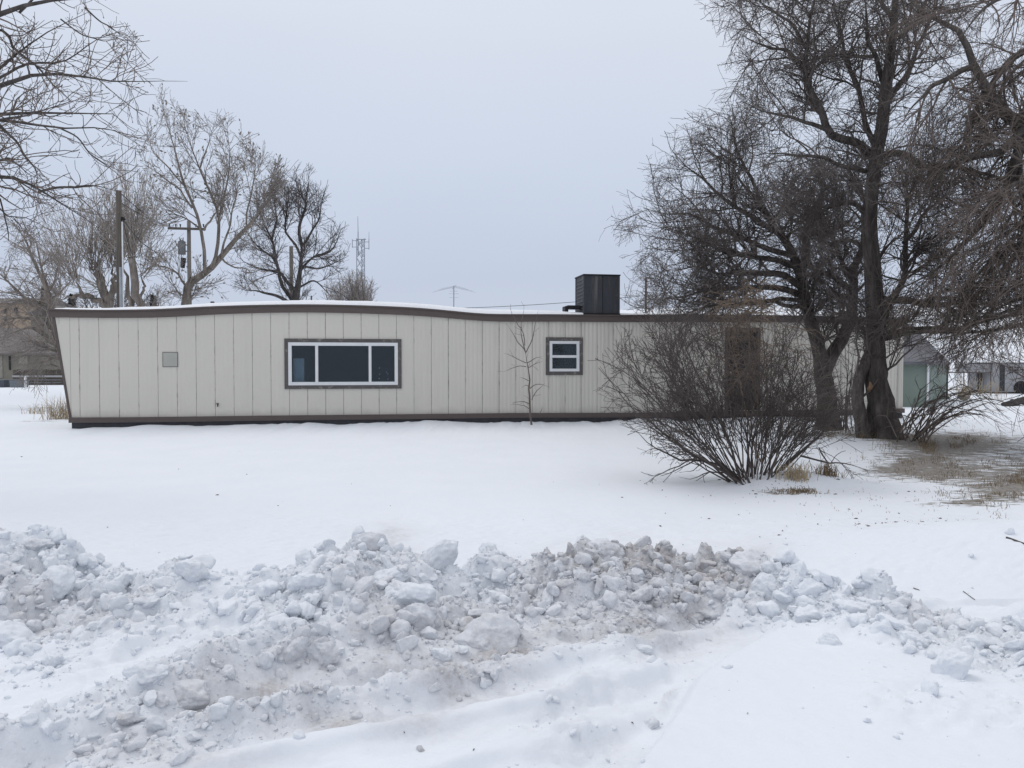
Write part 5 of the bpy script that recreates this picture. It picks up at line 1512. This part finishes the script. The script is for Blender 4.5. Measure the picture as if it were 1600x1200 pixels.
tuft(58, 645, 50, 0.2, 0.1, 0.35, "sparse thin weeds alone in the snow at far left", 'straw', 0.5, 0.006)
# ground cover: uncountable short dead grass where the snow is thin
vsP, vsR = [], []
for (px, py, sx, sy, n, h0, h1) in ((1350, 686, 60, 6, 1500, 0.05, 0.20), (1440, 700, 40, 9, 900, 0.04, 0.17), (1500, 690, 65, 14, 2200, 0.02, 0.09), (1440, 722, 60, 13, 900, 0.02, 0.06), (1560, 765, 45, 20, 1800, 0.02, 0.06), (1590, 742, 30, 10, 900, 0.02, 0.08), (1270, 684, 40, 5, 350, 0.05, 0.2), (1555, 612, 40, 4, 900, 0.1, 0.45), (1500, 610, 25, 3, 600, 0.1, 0.5), (1380, 790, 100, 12, 260, 0.01, 0.03), (1470, 735, 70, 12, 700, 0.01, 0.05)):
    qx = g.normal(px, sx, n); qy = np.maximum(g.normal(py, sy, n), 600)
    cl = sstep(-0.1, 0.5, fbm(qx / 22, qy / 7, oct=3, seed=66)); kp = g.uniform(0, 1, n) < cl
    q = G(qx[kp], qy[kp], 0.14); nn = len(q)
    P, R = blades(nn, q[:, 0], q[:, 1], 0.02, 0.02, h0, h1, g, 0.8, w=0.0025)
    vsP.append(P); vsR.append(R)
o = emit("dead_grass", [((np.concatenate(vsP), np.concatenate(vsR)), 3)], M['straw_dark'], None)
tag(o, "short dead grass showing through thin snow under and right of the bare trees", "dead grass", None, "stuff")
# bits of leaf and twig blown onto the snow
qx = np.concatenate([g.uniform(0, 1600, 120), g.uniform(1000, 1600, 110), g.normal(1230, 60, 60), g.normal(1450, 110, 120)])
qy = np.concatenate([g.uniform(700, 1200, 120), g.uniform(740, 850, 110), g.normal(772, 8, 60), g.normal(826, 7, 120)])
q = G(qx, qy, 0.12); n = len(q)
z = full_h(q[:, 0], q[:, 1]) + 0.003
a = g.uniform(0, 2 * math.pi, n); L_ = (0.0025 + 0.014 * g.uniform(0, 1, n) ** 4) * np.clip(q[:, 1] / 6, 0.5, 1.8)
P = np.stack([np.stack([q[:, 0] - np.cos(a) * L_, q[:, 1] - np.sin(a) * L_, z], -1), np.stack([q[:, 0], q[:, 1], z + L_ * 0.12], -1), np.stack([q[:, 0] + np.cos(a) * L_, q[:, 1] + np.sin(a) * L_, z], -1)], 1)
R = np.stack([L_ * 0.12, L_ * 0.35, L_ * 0.1], 1)
o = emit("leaf_litter", [((P, R), 4)], M['litter'], None); tag(o, "dark crumbs of leaf and twig scattered over the snow", "leaf litter", None, "stuff")
def stick(pts, r, label):
    P = np.array([hit(a_, b_, 2.5, 12, 900) for a_, b_ in pts]); P[:, 2] += r * 0.8
    m = MB(); m.path(resample(P, [r] * len(P), 8)[0], r, 5)
    o = m.build("stick", M['bark_dark'], None, True); tag(o, label, "stick", "sticks lying on the snow")
stick([(1572, 841), (1585, 846), (1612, 856)], 0.008, "dark fallen stick on the snow at the right edge")
stick([(1505, 925), (1513, 931), (1523, 939)], 0.0025, "thin short twig on the smooth drift behind the right-hand rubble")
stick([(1427, 921), (1435, 922), (1436, 923)], 0.003, "tiny bent twig on the drift left of the thin short twig")

# ------------------------------------------------------------------ utility poles, wires, tower, aerial
def upole(px, py_top, Z, w, mat, label, group="utility poles behind the home"):
    t = W(px, py_top, Z); zb = float(ground_h(np.array([t[0]]), np.array([Z]))[0])
    root = empty("utility_pole", (t[0], t[1], zb), 0, label, "utility pole", group)
    r = w * 0.5 * Z / F
    m = MB(); m.bar((t[0], t[1], zb - 0.3), (t[0], t[1], t[2]), r * 1.15, r * 0.95, 12); m.build("post", mat, root, True)
    return root, t, r, zb
ZA = 30.0
u1, ta, ra, zb = upole(185.3, 298, ZA, 9.2, M['pole'], "tall plain dark utility pole with a pale conduit, left of the roof")
m = MB(); m.bar((ta[0] + ra + 0.035, ta[1] - 0.05, zb), (ta[0] + ra + 0.03, ta[1] - 0.05, W(190, 347, ZA)[2]), 0.028, n=8); m.build("conduit", M['conduit'], u1, True)
m = MB(); m.bar((ta[0] + ra * 0.7, ta[1] - 0.1, zb), (ta[0] + ra * 0.7, ta[1] - 0.1, W(190, 418, ZA)[2]), 0.05, n=8); m.build("guard_pipe", M['galv'], u1, True)
c = W(191, 343, ZA)
m = MB(); m.bar(c - [0.09, 0, 0.06], c + [0.02, 0, 0.08], 0.07, 0.05, 10); m.bar(c + [0.02, 0, 0.07], c + [0.11, -0.02, -0.01], 0.05, 0.035, 10); m.build("weatherhead", M['black_metal'], u1, True)
ZB = 52.0
u2, tb, rb, zb = upole(295, 345, ZB, 6.0, M['pole_pale'], "pale utility pole with crossarm and transformer among the cottonwood limbs")
pa, pb = W(265, 357.5, ZB), W(323, 359, ZB)
m = MB(); m.hexa([pa + [0, -.3, -.07], pb + [0, -.3, -.07], pb + [0, -.14, -.07], pa + [0, -.14, -.07], pa + [0, -.3, .07], pb + [0, -.3, .07], pb + [0, -.14, .07], pa + [0, -.14, .07]]); m.build("crossarm", M['pole'], u2)
for px in (267, 277, 284, 308, 320):
    q = W(px, 357, ZB); m = MB(); m.bar(q + [0, -.22, .05], q + [0, -.22, .24], 0.03, 0.06, 8); m.build("insulator", M['black_metal'], u2, True)
q = W(285.5, 388, ZB)
m = MB(); m.bar(q + [0, -.15, -.42], q + [0, -.15, .42], 0.24, 0.24, 16); m.bar(q + [0, -.15, .42], q + [0, -.15, .5], 0.2, 0.1, 16); m.bar(q + [-.1, -.15, .48], q + [-.13, -.15, .68], 0.04, 0.03); m.bar(q + [.08, -.15, .48], q + [.1, -.15, .68], 0.04, 0.03)
m.bar(q + [0.2, -.15, .2], q + [.42, -.05, .2], 0.04); m.bar(q + [0.2, -.15, -.2], q + [.42, -.05, -.2], 0.04)
m.build("transformer", M['xfmr'], u2, True)
m = MB(); q2 = W(287, 412, ZB); m.bar(q2 + [0, -.15, -.3], q2 + [0.05, -.15, .35], 0.12, 0.18, 12); m.build("cutout_box", M['black_metal'], u2, True)
upole(455, 385, 50.0, 6.4, M['pole_pale'], "short pale pole standing in the dark round-crowned tree")
upole(486.5, 462, 60.0, 2.6, M['pole'], "thin stub of a pole just left of the low bush by the tower")

def wire(p0, p1, sag, label, r=0.012):
    p0 = np.array(p0); p1 = np.array(p1); t = np.linspace(0, 1, 18)[:, None]
    P = p0 + (p1 - p0) * t; P[:, 2] -= sag * 4 * (t * (1 - t))[:, 0]
    m = MB(); m.path(P, r, 5); o = m.build("overhead_wire", M['wire'], None, True); tag(o, label, "wire", "wires between the utility poles")
wire(W(188, 301, ZA), W(266, 353, ZB), 0.25, "upper overhead wire from the dark pole top to the crossarm's left tip", 0.018)
wire(W(188, 316, ZA), W(270, 355, ZB), 0.15, "lower overhead wire from the dark pole to the crossarm", 0.016)
wire(W(265, 357, ZB), W(160, 420, 34), 0.5, "overhead wire dropping left from the crossarm into the pollarded trees", 0.014)
wire(W(193, 344, ZA), W(284, 372, ZB), 1.1, "slack service wire looping from the weatherhead to the transformer", 0.018)
wire(W(193, 345, ZA), W(222, 382, ZA + 3), 0.9, "short loose loop of cable under the weatherhead", 0.014)
wire(W(700, 482, 70), W(1180, 440, 66), 0.4, "faint overhead wire crossing behind the roof cooler", 0.022)

# lattice radio tower
ZT = 150.0
tb_ = W(564.5, 468, ZT); top = W(564.5, 373, ZT)
root = empty("radio_tower", (tb_[0], tb_[1], 0.0), 0, "slender lattice radio tower with whip antennas beyond the low bush", "radio tower")
hw = 0.74
m = MB(); zz0 = -0.5; zz1 = top[2]
corners = [(tb_[0] + a_ * hw, tb_[1] + b_ * hw) for a_, b_ in ((-1, -0.6), (1, -0.6), (0, 1.1))]
for cx_, cy_ in corners: m.bar((cx_, cy_, zz0), (cx_, cy_, zz1), 0.085, n=6)
m.build("leg", M['galv'], root)
m = MB(); nb = 14
for i in range(nb):
    a_ = zz0 + (zz1 - zz0) * i / nb; b_ = zz0 + (zz1 - zz0) * (i + 1) / nb
    for j in range(3):
        c0, c1 = corners[j], corners[(j + 1) % 3]
        m.bar((c0[0], c0[1], a_), (c1[0], c1[1], b_), 0.05, n=5); m.bar((c1[0], c1[1], a_), (c0[0], c0[1], b_), 0.05, n=5)
m.build("bracing", M['galv'], root)
def Tp(px, py): return W(px, py, ZT)
m = MB(); m.bar(Tp(559.5, 400), Tp(559.5, 362), 0.11, 0.09); m.bar(Tp(559.5, 362), Tp(559, 338), 0.07, 0.04); m.build("whip_antenna", M['galv'], root)
m = MB(); m.bar(Tp(576.5, 375), Tp(576.5, 362), 0.05, 0.03); m.build("whip_antenna", M['galv'], root)
m = MB(); m.bar(Tp(550.5, 374), Tp(550.5, 387), 0.07); m.bar(Tp(550.5, 376), Tp(559, 376), 0.06); m.bar(Tp(550.5, 386), Tp(559, 386), 0.06)
m.bar(Tp(576.5, 373), Tp(576.5, 390), 0.07); m.bar(Tp(570, 378), Tp(576.5, 378), 0.06); m.bar(Tp(570, 388), Tp(576.5, 388), 0.06); m.bar(Tp(558, 374), Tp(572, 374), 0.09); m.build("antenna_mount", M['galv'], root)

# rooftop style TV aerial on its mast
ZV = 34.0
b_ = W(709, 520, ZV)
root = empty("tv_aerial", (b_[0], b_[1], 0), 0, "television aerial on a thin mast behind the middle of the roof", "aerial")
def Vp(px, py, dz=0): return W(px, py, ZV + dz)
m = MB(); m.bar((b_[0], b_[1], 0), Vp(709, 446.5), 0.022); m.build("mast", M['galv'], root, True)
m = MB(); m.bar(Vp(707, 451, -1.4), Vp(712, 446, 1.4), 0.014); m.build("boom", M['galv'], root)
m = MB()
for i, (dz, dx, dy) in enumerate(((-1.3, 34, 8), (-0.8, 30, 7), (-0.3, 24, 6), (0.3, 20, 5))):
    q = Vp(709 + i * 0.8, 449 - i * 0.8, dz)
    m = MB()
    for s_ in (-1, 1): m.bar(q, Vp(709 + s_ * dx, 449 + dy - i, dz), 0.004)
    m.build("element", M['galv'], root)
for py_, dx in ((459, 8), (465, 7), (455, 6)):
    m = MB(); m.bar(Vp(709 - dx, py_), Vp(709 + dx, py_), 0.005); m.build("element", M['galv'], root)

# ------------------------------------------------------------------ conifers and scrub far behind
def conifer(px, py_top, w, Z, seed, label):
    g = np.random.default_rng(seed)
    t = W(px, py_top, Z); H = t[2]; wr = w * 0.5 * Z / F
    root = empty("conifer", (t[0], t[1], 0), 0, label, "conifer", "conifers far behind the home")
    m = MB(); m.bar((t[0], t[1], -0.2), (t[0], t[1], H), 0.18, 0.03, 7); m.build("trunk", M['bark_black'], root)
    n = 2600
    f = g.uniform(0, 1, n) ** 0.8; z = H * (0.15 + 0.85 * (1 - f)); R_ = wr * 1.8 * np.clip((H - z) / H, 0.0, 1) ** 0.8 + 0.08
    a = g.uniform(0, 2 * math.pi, n); rr_ = R_ * np.sqrt(g.uniform(0.1, 1, n)) * (0.8 + 0.3 * np.sin(z * 5))
    c = np.stack([t[0] + np.cos(a) * rr_, t[1] + np.sin(a) * rr_, z], -1)
    d = np.stack([np.cos(a), np.sin(a), -0.35 + 0 * a], -1); s = g.uniform(0.15, 0.4, n)[:, None]
    P = np.stack([c - d * s, c, c + d * s], 1); R = np.concatenate([s * 0.3, s * 0.22, s * 0.05], 1)
    emit("crown", [((P, R), 4)], simple("conifer_green", (0.028, 0.034, 0.030), 0.9, 0, 0.3, 1.0), root)
conifer(112, 461, 11, 95, 1, "small dark pointed conifer tip above the left end of the roof")
conifer(239, 462, 10, 95, 2, "small dark conifer tip between the pollarded tree and the pale cottonwood")
conifer(70, 452, 14, 80, 3, "dark conifer behind the willow at far left")
outfar = [(100, 540), (100, 455), (280, 440), (340, 450), (340, 540)]
fan_bush("bare_bush", 150, 545, 80, 60, 0.5, 7.0, 33, (M['twig_black'], M['twig_black']), "rounded dark bare bush far behind the broad pollarded tree", outfar, rt=0.02, sub=(2.0, 2.0), bw=2.6)
fan_bush("bare_bush", 225, 545, 80, 40, 0.5, 6.4, 34, (M['twig_black'], M['twig_grey']), "small bare bush far behind the knobbly pollarded tree", outfar, rt=0.02, sub=(1.6, 1.6), bw=1.8)

# ------------------------------------------------------------------ neighbouring houses at far left
def vbox(m, px0, px1, pyt, pyb, Z, depth, off=0.0):
    a = W(px0, pyt, Z); b = W(px1, pyb, Z); m.box(a[0], b[0], Z + off, Z + off + depth, b[2], a[2])
shingle = simple("grey_shingle", (0.17, 0.155, 0.15), 0.9, 0, 0.3, 2.5)
Zh = 62.0
lw_ = simple("taupe_siding", (0.23, 0.215, 0.18), 0.8, 0, 0.12, 1.0)
hroot = empty("bungalow", (W(20, 600, Zh)[0], Zh, 0), 0, "low taupe bungalow with snow on its grey roof at the far left", "house")
m = MB(); a = W(-160, 552, Zh); b = W(112, 600, Zh); m.box(a[0], b[0], Zh, Zh + 7, -0.1, a[2]); m.build("wall", lw_, hroot)
m = MB(); e0 = W(-165, 552, Zh)[2]; x_l, x_r = W(-165, 552, Zh)[0], W(116, 552, Zh)[0]; rz = e0 + 2.15
m.add([[x_l, Zh - 0.5, e0], [x_r, Zh - 0.5, e0], [x_r, Zh + 3.5, rz], [x_l, Zh + 3.5, rz], [x_l, Zh + 7.5, e0], [x_r, Zh + 7.5, e0], [x_l, Zh - 0.5, e0 - 0.12], [x_r, Zh - 0.5, e0 - 0.12], [x_r, Zh + 7.5, e0 - .12], [x_l, Zh + 7.5, e0 - .12]],
      [[0, 1, 2, 3], [3, 2, 5, 4], [6, 7, 1, 0], [6, 9, 8, 7], [4, 5, 8, 9]], [[1, 5, 2], [0, 3, 4]])
rf = m.build("roof", shingle, hroot)
m = MB(); f0, f1 = 0.50, 1.0
m.add([[x_l, Zh - 0.5 + 4 * f0, e0 + 2.15 * f0 + 0.02], [x_r - 0.1, Zh - 0.5 + 4 * f0, e0 + 2.15 * f0 + 0.02], [x_r - 0.1, Zh + 3.5, rz + 0.09], [x_l, Zh + 3.5, rz + 0.09], [x_l, Zh - 0.5 + 4 * f0, e0 + 2.15 * f0 + 0.09], [x_r - 0.1, Zh - 0.5 + 4 * f0, e0 + 2.15 * f0 + 0.09], [x_r - .1, Zh + 7.5, e0 + .09], [x_l, Zh + 7.5, e0 + .09]],
      [[0, 1, 5, 4], [4, 5, 2, 3], [3, 2, 6, 7]])
m.build("roof_snow", M['roof_snow'], rf)
dk = simple("dark_window", (0.03, 0.035, 0.04), 0.2); tanw = simple("pale_window_frame", (0.30, 0.28, 0.24), 0.7)
for (p0, p1, q0, q1) in ((30, 43, 557, 568), (-2, 4, 556, 590), (66, 78, 558, 569)):
    m = MB(); vbox(m, p0 - 0.8, p1 + 0.8, q0 - 0.8, q1 + 0.8, Zh, 0.05, -0.051); o = m.build("window", tanw, hroot)
    m = MB(); vbox(m, p0, p1, q0, q1, Zh, 0.02, -0.075); m.build("pane", dk, o)
m = MB(); vbox(m, 15, 17, 556, 578, Zh, 0.12, -0.13); m.build("porch_post", dk, hroot)
# fence with snow on its rail before the bungalow
Zf = 56.0
fr = empty("board_fence", (W(60, 600, Zf)[0], Zf, 0), 0, "low dark board fence capped with snow in front of the bungalow", "fence")
m = MB(); fa, fb = W(20, 585, Zf), W(125, 588, Zf)
xx = np.arange(fa[0], fb[0], 0.16)
for x_ in xx: m.box(x_, x_ + 0.145, Zf, Zf + 0.03, 0.0, W(60, 577.5, Zf)[2] + 0.03 * math.sin(x_ * 7))
m.build("boards", simple("fence_board", (0.105, 0.09, 0.08), 0.9, 0, 0.3, 1.5), fr)
m = MB(); q = W(60, 590, Zf)[2]
m.box(fa[0], fb[0], Zf - 0.06, Zf - 0.001, q, q + 0.09); m.build("rail", simple("grey_rail", (0.2, 0.19, 0.18), 0.8), fr)
m = MB(); m.box(fa[0], fb[0], Zf - 0.07, Zf + 0.0, q + 0.091, q + 0.13); m.build("rail_snow", M['roof_snow'], fr)
for i, (p0, p1, lab) in enumerate(((15, 36, "grey utility bin in front of the bungalow beside the white post"), (-14, 7, "dark grey utility bin cut by the left edge of the photo"))):
    Zd = 50.0; a, b = W(p0, 593.5, Zd), W(p1, 605, Zd); zb = float(ground_h(np.array([a[0]]), np.array([Zd]))[0])
    o = empty("utility_bin", (a[0], Zd, zb), 0, lab, "bin", "utility bins by the bungalow")
    m = MB(); m.hexa([[a[0] + .04, Zd, zb - .05], [b[0] - .04, Zd, zb - .05], [b[0] - .04, Zd + .6, zb - .05], [a[0] + .04, Zd + .6, zb - .05], [a[0], Zd - .04, a[2] - .05], [b[0], Zd - .04, a[2] - .05], [b[0], Zd + .64, a[2] - .05], [a[0], Zd + .64, a[2] - .05]])
    m.build("tub", simple("bin_grey", (0.17, 0.19, 0.21) if i == 0 else (0.08, 0.09, 0.11), 0.6), o)
    m = MB(); m.box(a[0] - .03, b[0] + .03, Zd - .07, Zd + .67, a[2] - .049, a[2] + .01); m.build("lid", simple("bin_lid", (0.13, 0.145, 0.16), 0.6), o, bevel=0.02)
a = W(39.5, 590, 50); m = MB(); m.bar((a[0], 50, 0), (a[0], 50, a[2]), 0.075, 0.075, 10); m.bar((a[0], 50, a[2]), (a[0], 50, a[2] + 0.1), 0.075, 0.02, 10)
o = m.build("marker_post", M['white_frame'], None, True); tag(o, "short white post beside the grey bin at far left", "post")
# tan two-storey house behind
Zt = 84.0
root = empty("two_storey_house", (W(0, 600, Zt)[0], Zt, 0), 0, "tan two-storey house above the snowy bungalow roof at far left", "house")
m = MB(); a = W(-140, 474, Zt); b = W(46, 600, Zt); m.box(a[0], b[0], Zt, Zt + 9, -0.2, a[2]); m.build("wall", simple("tan_stucco", (0.40, 0.315, 0.24), 0.9, 0, 0.08, 0.6), root)
m = MB(); x_l, x_r = a[0] - 0.4, b[0] + 0.4; e0 = a[2]
xm = W(10, 474, Zt)[0]
m.add([[x_l, Zt - .5, e0], [x_r, Zt - .5, e0], [x_r, Zt + 9.5, e0], [x_l, Zt + 9.5, e0], [x_l, Zt + 4.5, e0 + 0.9], [x_r, Zt + 4.5, e0 + 0.9]], [[0, 1, 5, 4], [4, 5, 2, 3], [0, 3, 2, 1]], [[1, 2, 5], [0, 4, 3]])
m.build("roof", shingle, root)
for (p0, p1, q0, q1) in ((6, 11, 483, 490), (6, 11, 494, 502), (22, 28, 481, 489), (-14, -6, 484, 496)):
    m = MB(); vbox(m, p0, p1, q0, q1, Zt, 0.03, -0.04); m.build("window", dk, root)
Zg = 74.0
root = empty("gabled_house", (W(80, 600, Zg)[0], Zg, 0), 0, "small grey gabled house half hidden by the willow", "house")
m = MB(); a = W(48, 492, Zg); b = W(100, 600, Zg); m.box(a[0], b[0], Zg, Zg + 8, -0.2, a[2]); m.build("wall", simple("greyish_wall", (0.21, 0.19, 0.165), 0.9, 0, 0.1, 0.8), root)
m = MB(); xm = W(76, 476, Zg); x_l, x_r = a[0] - .3, b[0] + .3
m.add([[x_l, Zg - .4, a[2]], [x_r, Zg - .4, a[2]], [xm[0], Zg - .4, xm[2]], [x_l, Zg + 8.4, a[2]], [x_r, Zg + 8.4, a[2]], [xm[0], Zg + 8.4, xm[2]]], [[0, 2, 5, 3], [1, 4, 5, 2], [0, 3, 4, 1]], [[0, 1, 2], [3, 5, 4]])
rf = m.build("roof", shingle, root)
m = MB(); vbox(m, 68, 78, 497, 508, Zg, 0.03, -0.04); m.build("window", dk, root)
# wire fence line in the left field
def wfence(name, pts, hpx, label, group=None, thick=0.012, posts=None, nr=3):
    P0 = G(np.array([p[0] for p in pts], float), np.array([p[1] for p in pts], float), 0.05)
    root = empty(name, tuple(P0[0]), 0, label, "fence", group)
    H = hpx * P0[0][1] / F
    for p in P0:
        m = MB(); m.bar((p[0], p[1], -0.1), (p[0], p[1], p[2] + H), 0.03, n=6); m.build("post", M['pole'], root)
    m = MB()
    for i in range(nr):
        zz = H * (i + 1) / nr
        for p, q in zip(P0[:-1], P0[1:]): m.bar((p[0], p[1], p[2] + zz), (q[0], q[1], q[2] + zz), thick, n=5)
    m.build("fence_wire", M['galv'], root)
wfence("wire_fence", [(-30, 603), (8, 603), (46, 602.5), (68, 602.5), (81, 602.5), (120, 602)], 9, "thin wire fence in front of the bungalow's snowy lawn", thick=0.014, nr=2)

# ------------------------------------------------------------------ green shed and yard things at right
Zs = 27.0
gr = empty("green_shed", tuple(G(1446, 640, 0.0)), 0, "small green shed with grey roof beyond the right end of the home", "shed")
base_p = W(1446, 640, Zs)
grn = simple("green_panel", (0.18, 0.225, 0.195), 0.7, 0, 0.12, 1.2, (1, 1, 0.4))
# near face 1390-1446, far face 1446-1479 turning away
A = np.array([W(1380, 640, Zs)[0], Zs]); B = np.array([W(1446, 640, Zs)[0], Zs - 0.1]); Cc = np.array([W(1479, 620, Zs + 6.5)[0], Zs + 6.5])
Dd = A + (Cc - B)
zt_ = W(1446, 565, Zs)[2]; zg_ = 0.0
def quadwall(m, p, q, z0, z1, t=0.05):
    d = (q - p) / np.linalg.norm(q - p); nrm = np.array([d[1], -d[0]])
    m.hexa([[p[0], p[1], z0], [q[0], q[1], z0], [q[0] - nrm[0] * t, q[1] - nrm[1] * t, z0], [p[0] - nrm[0] * t, p[1] - nrm[1] * t, z0], [p[0], p[1], z1], [q[0], q[1], z1], [q[0] - nrm[0] * t, q[1] - nrm[1] * t, z1], [p[0] - nrm[0] * t, p[1] - nrm[1] * t, z1]])
m = MB(); quadwall(m, A, B, -0.2, zt_)
zc_ = W(1479, 565, Zs + 6.5)[2]
m.build("front_wall", grn, gr)
m = MB()
d = Cc - B
V_ = [[B[0], B[1], -0.2], [Cc[0], Cc[1], -0.2], [Cc[0], Cc[1], zc_], [B[0], B[1], zt_]]
m.hexa([V_[0], V_[1], [Cc[0] - .05, Cc[1] + .02, -0.2], [B[0] - .05, B[1] + .06, -.2], V_[3], V_[2], [Cc[0] - .05, Cc[1] + .02, zc_], [B[0] - .05, B[1] + .06, zt_]])
m.build("side_wall", grn, gr)
m = MB(); m.box(B[0] - 0.03, B[0] + 0.03, B[1] - 0.06, B[1] - 0.003, 0, zt_ - 0.03); m.build("corner_board", M['white_frame'], gr)
m = MB()
ov = 0.25
r1 = W(1484, 566, Zs + 6.5); apex = W(1425, 508, Zs + 3.0); apl = W(1340, 508, Zs + 3.0)
e_l = np.array([A[0], A[1] - ov, zt_]); e_m = np.array([B[0] + 0.1, B[1] - ov, zt_]); e_r = r1
m.add([e_l, e_m, e_r, apex, apl, [A[0], Zs + 6.5, r1[2]]], [[0, 1, 3, 4], [4, 3, 2, 5]], [[1, 2, 3]])
m.add([e_l, e_m, e_r, e_l - [0, 0, .1], e_m - [0, 0, .1], e_r - [0, 0, .1]], [[3, 4, 1, 0], [4, 5, 2, 1]])
m.build("roof", simple("shed_roof_grey", (0.13, 0.13, 0.145), 0.8, 0, 0.2, 2), gr)
m = MB(); q = W(1479, 560, Zs + 6.4); m.bar((q[0], q[1], 0), (q[0], q[1], zc_), 0.07, n=6); m.build("corner_post", M['black_metal'], gr)

# stock trailer at the right edge
Zr = 40.0
tr_ = empty("stock_trailer", tuple(G(1580, 612, 0.0)), 0, "grey gooseneck stock trailer parked in the far yard at the right edge", "trailer")
tgrey = simple("trailer_grey", (0.30, 0.30, 0.31), 0.6, 0.1, 0.12, 1.0)
def rx(px): return float(W(px, 590, Zr)[0])
def rzv(py): return float(W(1580, py, Zr)[2])
m = MB(); m.box(rx(1550), rx(1720), Zr, Zr + 2.2, rzv(613), rzv(567)); m.build("body", tgrey, tr_, bevel=0.06)
m = MB(); m.hexa([[rx(1531), Zr + .05, rzv(583)], [rx(1550) - .01, Zr + .05, rzv(583)], [rx(1550) - .01, Zr + 2.15, rzv(583)], [rx(1531), Zr + 2.15, rzv(583)], [rx(1527), Zr + .05, rzv(568)], [rx(1550) - .01, Zr + .05, rzv(568)], [rx(1550) - .01, Zr + 2.15, rzv(568)], [rx(1527), Zr + 2.15, rzv(568)]]); m.build("gooseneck", tgrey, tr_, bevel=0.05)
m = MB(); m.box(rx(1525), rx(1722), Zr - .04, Zr + 2.24, rzv(567) + 0.001, rzv(565.5)); m.build("roof", simple("trailer_roof", (0.55, 0.55, 0.56), 0.6), tr_)
m = MB(); m.box(rx(1562), rx(1569.5), Zr - .03, Zr - .001, rzv(611), rzv(570)); dd_ = m.build("door", dk, tr_)
m = MB(); m.box(rx(1561), rx(1562) - 0.001, Zr - .05, Zr - .001, rzv(612), rzv(569)); m.box(rx(1569.6), rx(1571), Zr - .05, Zr - .001, rzv(612), rzv(569)); m.box(rx(1562), rx(1569.5), Zr - .05, Zr - .031, rzv(590.5), rzv(589)); m.build("door_frame", M['galv'], dd_)
for px in (1577, 1580.5, 1585.5, 1589):
    for py in (573, 577, 581):
        m = MB(); m.box(rx(px), rx(px + 2), Zr - .02, Zr - .001, rzv(py + 2.2), rzv(py)); m.build("vent_slot", dk, tr_)
m = MB(); m.box(rx(1540), rx(1546), Zr + .6, Zr + .8, rzv(596), rzv(583) - 0.001); m.box(rx(1541.5), rx(1544.5), Zr + .62, Zr + .78, 0.05, rzv(596)); m.build("jack_leg", M['black_metal'], tr_)
for px in (1595, 1625):
    c_ = np.array([rx(px), Zr - .02, 0.36]); m = MB(); m.bar(c_, c_ + [0, 0.22, 0], 0.36, n=20); wl = m.build("wheel", M['black_metal'], tr_, False)
    m = MB(); m.bar(c_ + [0, -0.015, 0], c_ + [0, -0.001, 0], 0.18, n=16); m.build("rim", M['galv'], wl)
m = MB(); m.box(rx(1551), rx(1718), Zr + .1, Zr + 2.1, rzv(613) - 0.12, rzv(613) - 0.001); m.build("chassis", M['black_metal'], tr_)

# tubular gate, bale, timber and posts in the far yard
Zq = 36.0
gt = empty("pipe_gate", tuple(G(1480, 620, 0.0)), 0, "thin pipe gate between the green shed and the stock trailer", "gate")
m = MB()
def qp(px, py): return W(px, py, Zq)
for px in (1480, 1506, 1531, 1548): m.bar(qp(px, 618), qp(px, 580), 0.025, n=6)
m.build("uprights", M['pole'], gt)
m = MB(); m.bar(qp(1479, 582), qp(1549, 582), 0.025, n=6); m.bar(qp(1479, 609), qp(1549, 609.5), 0.02, n=6); m.build("rails", M['pole'], gt)
Vc, bf = chunk_batch(1, 3, np.array([1.0]), 900, 3, 0.10)
Vc = Vc[0]; Vc = Vc - Vc.min(0); Vc = Vc / Vc.max(0) * 2 - 1
o = mk("hay_bale", Vc * [0.30, 0.32, 0.29], [bf], simple("hay", (0.33, 0.29, 0.24), 0.95, 0, 0.35, 12, None, 0.03), None, True)
o.location = W(1507, 614.5, 31); tag(o, "rounded weathered hay bale beside the green shed", "hay bale")
m = MB()
for i, (p0, p1) in enumerate((((1568, 636), (1600, 627)), ((1572, 631), (1612, 640)), ((1566, 632), (1600, 622)), ((1580, 626), (1620, 634)))):
    a, b = W(p0[0], p0[1], 27 + i * .2), W(p1[0], p1[1], 27.2 + i * .2); m.bar(a, b, 0.07, 0.07, 5)
o = m.build("timber_pile", M['bark_black'], None); tag(o, "dark pile of old timbers half buried in snow at the right edge", "timber pile")
fan_bush("dry_weeds", 1513, 617, 30.5, 40, 0.5, 0.9, 35, (M['straw'], M['straw']), "pale dry weeds standing around the hay bale", out_any, cat="weeds", rt=0.006, sub=(3, 3), bw=0.5)
fan_bush("dry_weeds", 1560, 625, 28, 30, 0.6, 0.6, 36, (M['straw'], M['straw']), "pale dry weeds in front of the stock trailer left of the timber pile", out_any, cat="weeds", rt=0.006, sub=(3, 3), bw=0.6)
